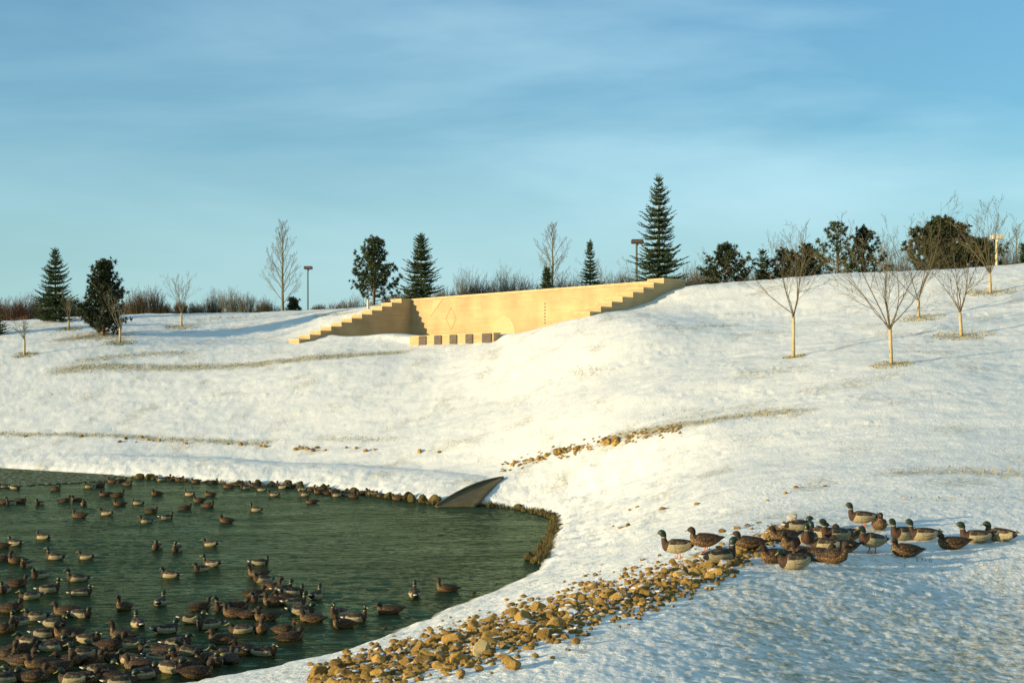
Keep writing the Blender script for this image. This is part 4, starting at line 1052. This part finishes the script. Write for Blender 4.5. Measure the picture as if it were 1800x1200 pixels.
def duck(kind, loc, heading, neck, turn, stand, label, group, scale=1.0, pitch=0.0):
    eyes = 'bank' in group
    key = (kind, neck, turn, stand, eyes)
    root = empty('mallard_duck', loc, R(heading)); root.scale = (scale*drnd.uniform(.93, 1.03), scale*drnd.uniform(.98, 1.12), scale*drnd.uniform(.95, 1.10)); root.rotation_euler[1] = R(pitch)
    tag(root, label, 'duck', group)
    if key not in PROTO:
        PROTO[key] = [(nm, mb.mesh(nm, ms, sm)) for nm, mb, ms, sm in duck_parts(*key)]
    for nm, me in PROTO[key]:
        o = bpy.data.objects.new(nm, me); o.parent = root; COL.objects.link(o)
    return root

# px, py, kind (d drake / h hen), heading deg (0 right, 180 left, 90 away, 270 towards the camera), neck (l, m, t)
WD = """8 857 d 190 l;26 859 d 350 m;97 861 h 0 l;156 857 d 175 l;175 856 h 10 m;198 848 h 170 m;213 847 h 20 m;224 853 h 340 l;283 845 d 195 m;293 843 h 10 m;315 845 h 350 l;
186 871 h 190 l;208 873 h 15 m;211 888 h 185 m;4 885 h 160 m;19 886 d 240 t;36 884 h 10 l;70 887 d 250 m;114 882 h 10 m;136 881 h 170 m;148 888 d 275 m;140 909 h 180 m;188 905 d 175 m;242 886 d 170 l;
276 870 h 200 l;333 871 d 175 m;370 871 h 178 l;351 882 h 190 m;366 891 h 345 l;326 895 h 20 l;265 901 h 5 l;256 918 d 195 m;292 912 d 30 m;398 918 h 175 l;450 898 d 172 t;549 884 h 185 l;
76 947 h 170 l;26 958 d 172 l;4 962 h 180 m;277 964 h 265 m;312 968 d 262 t;371 959 d 172 m;6 984 h 20 m;30 989 h 185 l;48 996 d 255 m;97 982 d 180 t;152 982 h 172 m;354 1003 d 230 m;373 995 d 165 t;299 1014 d 172 m;70 1015 d 240 l;136 1020 h 195 t;
143 1046 d 10 m;8 1040 d 275 t;30 1030 h 10 m;86 1040 h 15 t;54 1052 h 200 l;33 1098 d 262 t;116 1079 h 175 m;142 1084 d 350 l;218 1071 h 250 t;282 1062 d 95 t;243 1100 d 110 t;352 1072 h 30 m;215 1121 h 172 t;78 1118 d 20 t;120 1119 h 215 m;155 1128 h 350 l;
36 1146 h 25 m;290 1112 d 40 m;338 1094 d 15 l;368 1104 d 200 m;268 1145 d 180 l;312 1136 d 5 l;205 1161 h 190 m;230 1164 d 160 l;280 1160 d 350 m;146 1155 d 200 m;28 1192 d 235 m;60 1196 h 10 m;176 1184 d 10 l;252 1190 d 30 l;100 1180 h 20 t;
362 1166 h 240 m;378 1168 h 285 m;396 1155 d 200 l;322 1172 h 160 l;10 1158 h 350 t;130 1200 h 180 l;214 1204 d 10 m;
456 992 h 8 m;454 1012 h 190 t;462 1023 d 200 l;476 1035 h 345 t;496 1040 d 20 t;514 1044 d 15 m;457 1056 d 230 m;482 1063 h 178 l;518 1064 d 10 t;554 1052 d 80 t;391 1072 d 250 t;416 1070 h 5 l;596 1084 d 240 t;626 1092 d 5 t;604 1102 h 190 l;548 1092 h 170 l;
426 1112 d 178 l;459 1110 h 275 t;500 1112 h 5 m;511 1125 h 20 l;463 1150 d 5 l;430 1146 h 190 l;406 1164 h 100 m;686 1077 h 180 l;729 1048 d 100 t;786 1038 h 178 t;
402 857 h 175 l;432 859 d 200 m;460 862 d 175 l;482 871 d 180 m;497 858 d 160 l;508 857 d 250 m;531 862 d 172 l;536 871 d 185 m;562 867 h 200 m;578 869 h 10 l;592 872 d 175 m;610 871 d 200 l;622 874 h 350 l;653 870 d 170 m;670 873 h 190 m;480 854 h 10 m;517 857 h 20 l;546 862 h 350 m;568 862 h 5 m;588 865 h 180 m;
418 853 h 10 l;447 855 h 180 m;345 848 h 170 l;375 850 h 20 m;640 869 h 10 l;700 878 h 175 l;
20 1075 h 10 l;64 1088 h 190 l;96 1100 h 5 l;50 1132 h 170 l;92 1142 d 20 m;122 1168 h 185 l;160 1165 h 350 l;196 1140 h 10 m;228 1138 h 200 l;245 1175 h 170 l;296 1150 h 10 l;330 1150 h 190 m;300 1180 d 350 l;345 1188 h 15 m;390 1130 h 180 l;40 1168 h 355 m;72 1172 h 200 l;150 1198 h 5 l;192 1196 h 180 m;440 1085 h 10 l;470 1090 h 190 l;530 1080 h 5 l;446 1048 h 15 m;500 1058 h 190 l;412 1082 h 175 m;5 1110 h 350 l;8 1198 d 30 l;110 1135 h 20 l""".replace('\n', '')
recs = []
for s in WD.split(';'):
    a, b, k, hd, nk = s.split(); recs.append([float(a), float(b), k, float(hd), nk])
mrnd = random.Random(3)
for r_ in recs:
    if r_[2] == 'h' and r_[1] > 940 and r_[0] < 560 and mrnd.random() < .38: r_[2] = 'd'
def zone(px, py):
    if py < 880 and (px > 390): return 'in the row under the far bank'
    if py < 864: return 'by the ice edge'
    if py < 884: return 'on the upper left water'
    if py < 925: return 'on the open upper water'
    if py < 1000: return 'halfway down the left water' if px < 200 else 'around the middle of the pond'
    if px < 205: 
        return 'left edge cluster above the corner' if py < 1110 else 'in the crowded bottom left corner'
    if py < 1060: return 'on the lower middle water'
    if px > 560: return 'nearest the snowy near bank'
    return 'in the lower crowd' if py < 1110 else 'at the bottom edge of the pond'
zs = {}
for r_ in recs: zs.setdefault((zone(r_[0], r_[1]), r_[2]), []).append(r_)
for (zn, k), L in zs.items():
    L.sort(key=lambda r: r[0])
    nm = 'drake' if k == 'd' else 'hen'
    for i, r_ in enumerate(L):
        hd = r_[3] % 360; face = 'facing right' if (hd < 50 or hd > 310) else ('facing away' if hd < 130 else ('facing left' if hd < 230 else 'facing the viewer'))
        col = 'pale-sided' if k == 'd' else 'brown'
        r_.append(f"{col} {nm} {face}, {ORD[i]} {nm} from left {zn}" if len(L) > 1 else f"{col} {nm} {face}, the only {nm} {zn}")
for px, py, k, hd, nk, lbl in recs:
    p = W(px, py); neck = {'l': 'low', 'm': 'mid', 't': 'tall'}[nk]
    duck('drake' if k == 'd' else 'hen', (p.x, p.y, -0.035+drnd.uniform(-.008, .005)), hd+drnd.uniform(-8, 8), neck, drnd.choice([0, 0, 20, -20, 45, -45, 75]), False, lbl, 'mallards swimming on the pond', drnd.uniform(.96, 1.08), drnd.uniform(-5, 5))
# on the bank
LD = [(1192,981,'d',172,'t',0,1,'drake with pale belly walking left, foremost of the ducks on the snow'),
 (1240,972,'h',172,'m',0,1,'brown hen standing just right of the foremost walking drake'),
 (1266,995,'d',20,'t',0,0,'dark drake crouching on the tan rocks, facing right'),
 (1316,970,'h',175,'l',0,0,'brown hen resting on the upper rocks behind the crouching drake'),
 (1362,990,'h',200,'l',0,0,'brown hen resting at the front left of the huddle'),
 (1398,1000,'d',185,'l',35,0,'drake lying with pale rounded breast, front of the huddle'),
 (1390,965,'h',230,'m',0,0,'brown hen in the huddle directly behind the lying drake'),
 (1404,934,'d',10,'l',0,0,'pale backed drake beside the white rock at the top of the huddle'),
 (1422,968,'d',250,'t',0,1,'dark standing drake in the middle of the huddle, orange feet showing'),
 (1378,952,'h',185,'l',0,0,'brown hen at the upper left of the huddle, just below the white rock'),
 (1414,984,'h',160,'l',0,0,'brown hen squeezed in right behind the lying drake tail'),
 (1438,986,'h',340,'l',35,0,'brown hen low in the front middle of the huddle'),
 (1432,948,'h',20,'m',0,0,'brown hen with head up at the top middle of the huddle'),
 (1452,972,'d',170,'m',0,0,'dark drake packed in the centre right of the huddle'),
 (1484,972,'h',200,'l',-35,0,'brown hen low between the raised head drake and the orange footed drake'),
 (1446,950,'d',150,'l',-35,0,'drake with pale flank in the middle of the huddle, head turned'),
 (1466,990,'h',330,'m',0,0,'brown hen at the front right of the huddle, facing right'),
 (1470,962,'d',200,'t',0,1,'drake with raised head at the right of the huddle'),
 (1492,950,'h',190,'m',0,0,'brown hen right of the raised head drake'),
 (1533,972,'d',205,'m',0,1,'brown breasted drake standing on orange feet, right of the huddle'),
 (1516,928,'d',176,'t',0,1,'tallest standing drake behind the huddle, yellow bill to the left'),
 (1546,932,'h',260,'m',0,0,'brown hen resting behind the tail of the tallest standing drake'),
 (1588,950,'d',205,'t',0,0,'left drake of the close pair with raised heads'),
 (1624,950,'d',178,'t',0,0,'right drake of the close pair with raised heads, long back to the right'),
 (1592,978,'h',185,'l',35,0,'brown hen lying in front of the close pair'),
 (1676,966,'h',180,'l',0,0,'reddish brown hen resting left of the last two drakes'),
 (1717,954,'d',178,'t',0,0,'second last drake on the right with tall dark green neck'),
 (1759,951,'d',140,'m',35,0,'rightmost drake on the snow, back turned to the viewer')]
for px, py, k, hd, nk, turn, stand, lbl in LD:
    p = G(px, py); neck = {'l': 'low', 'm': 'mid', 't': 'tall'}[nk]
    z = p.z + (.088 if stand else -.004)
    if 1250 < px < 1330: z += .05
    duck('drake' if k == 'd' else 'hen', (p.x, p.y, z), hd, neck, turn, bool(stand), lbl, 'mallards on the snowy bank', 1.12 if k == 'd' else 1.06, drnd.uniform(-6, 4))
# two far flying birds above the right trees
print('objects', len(bpy.data.objects))
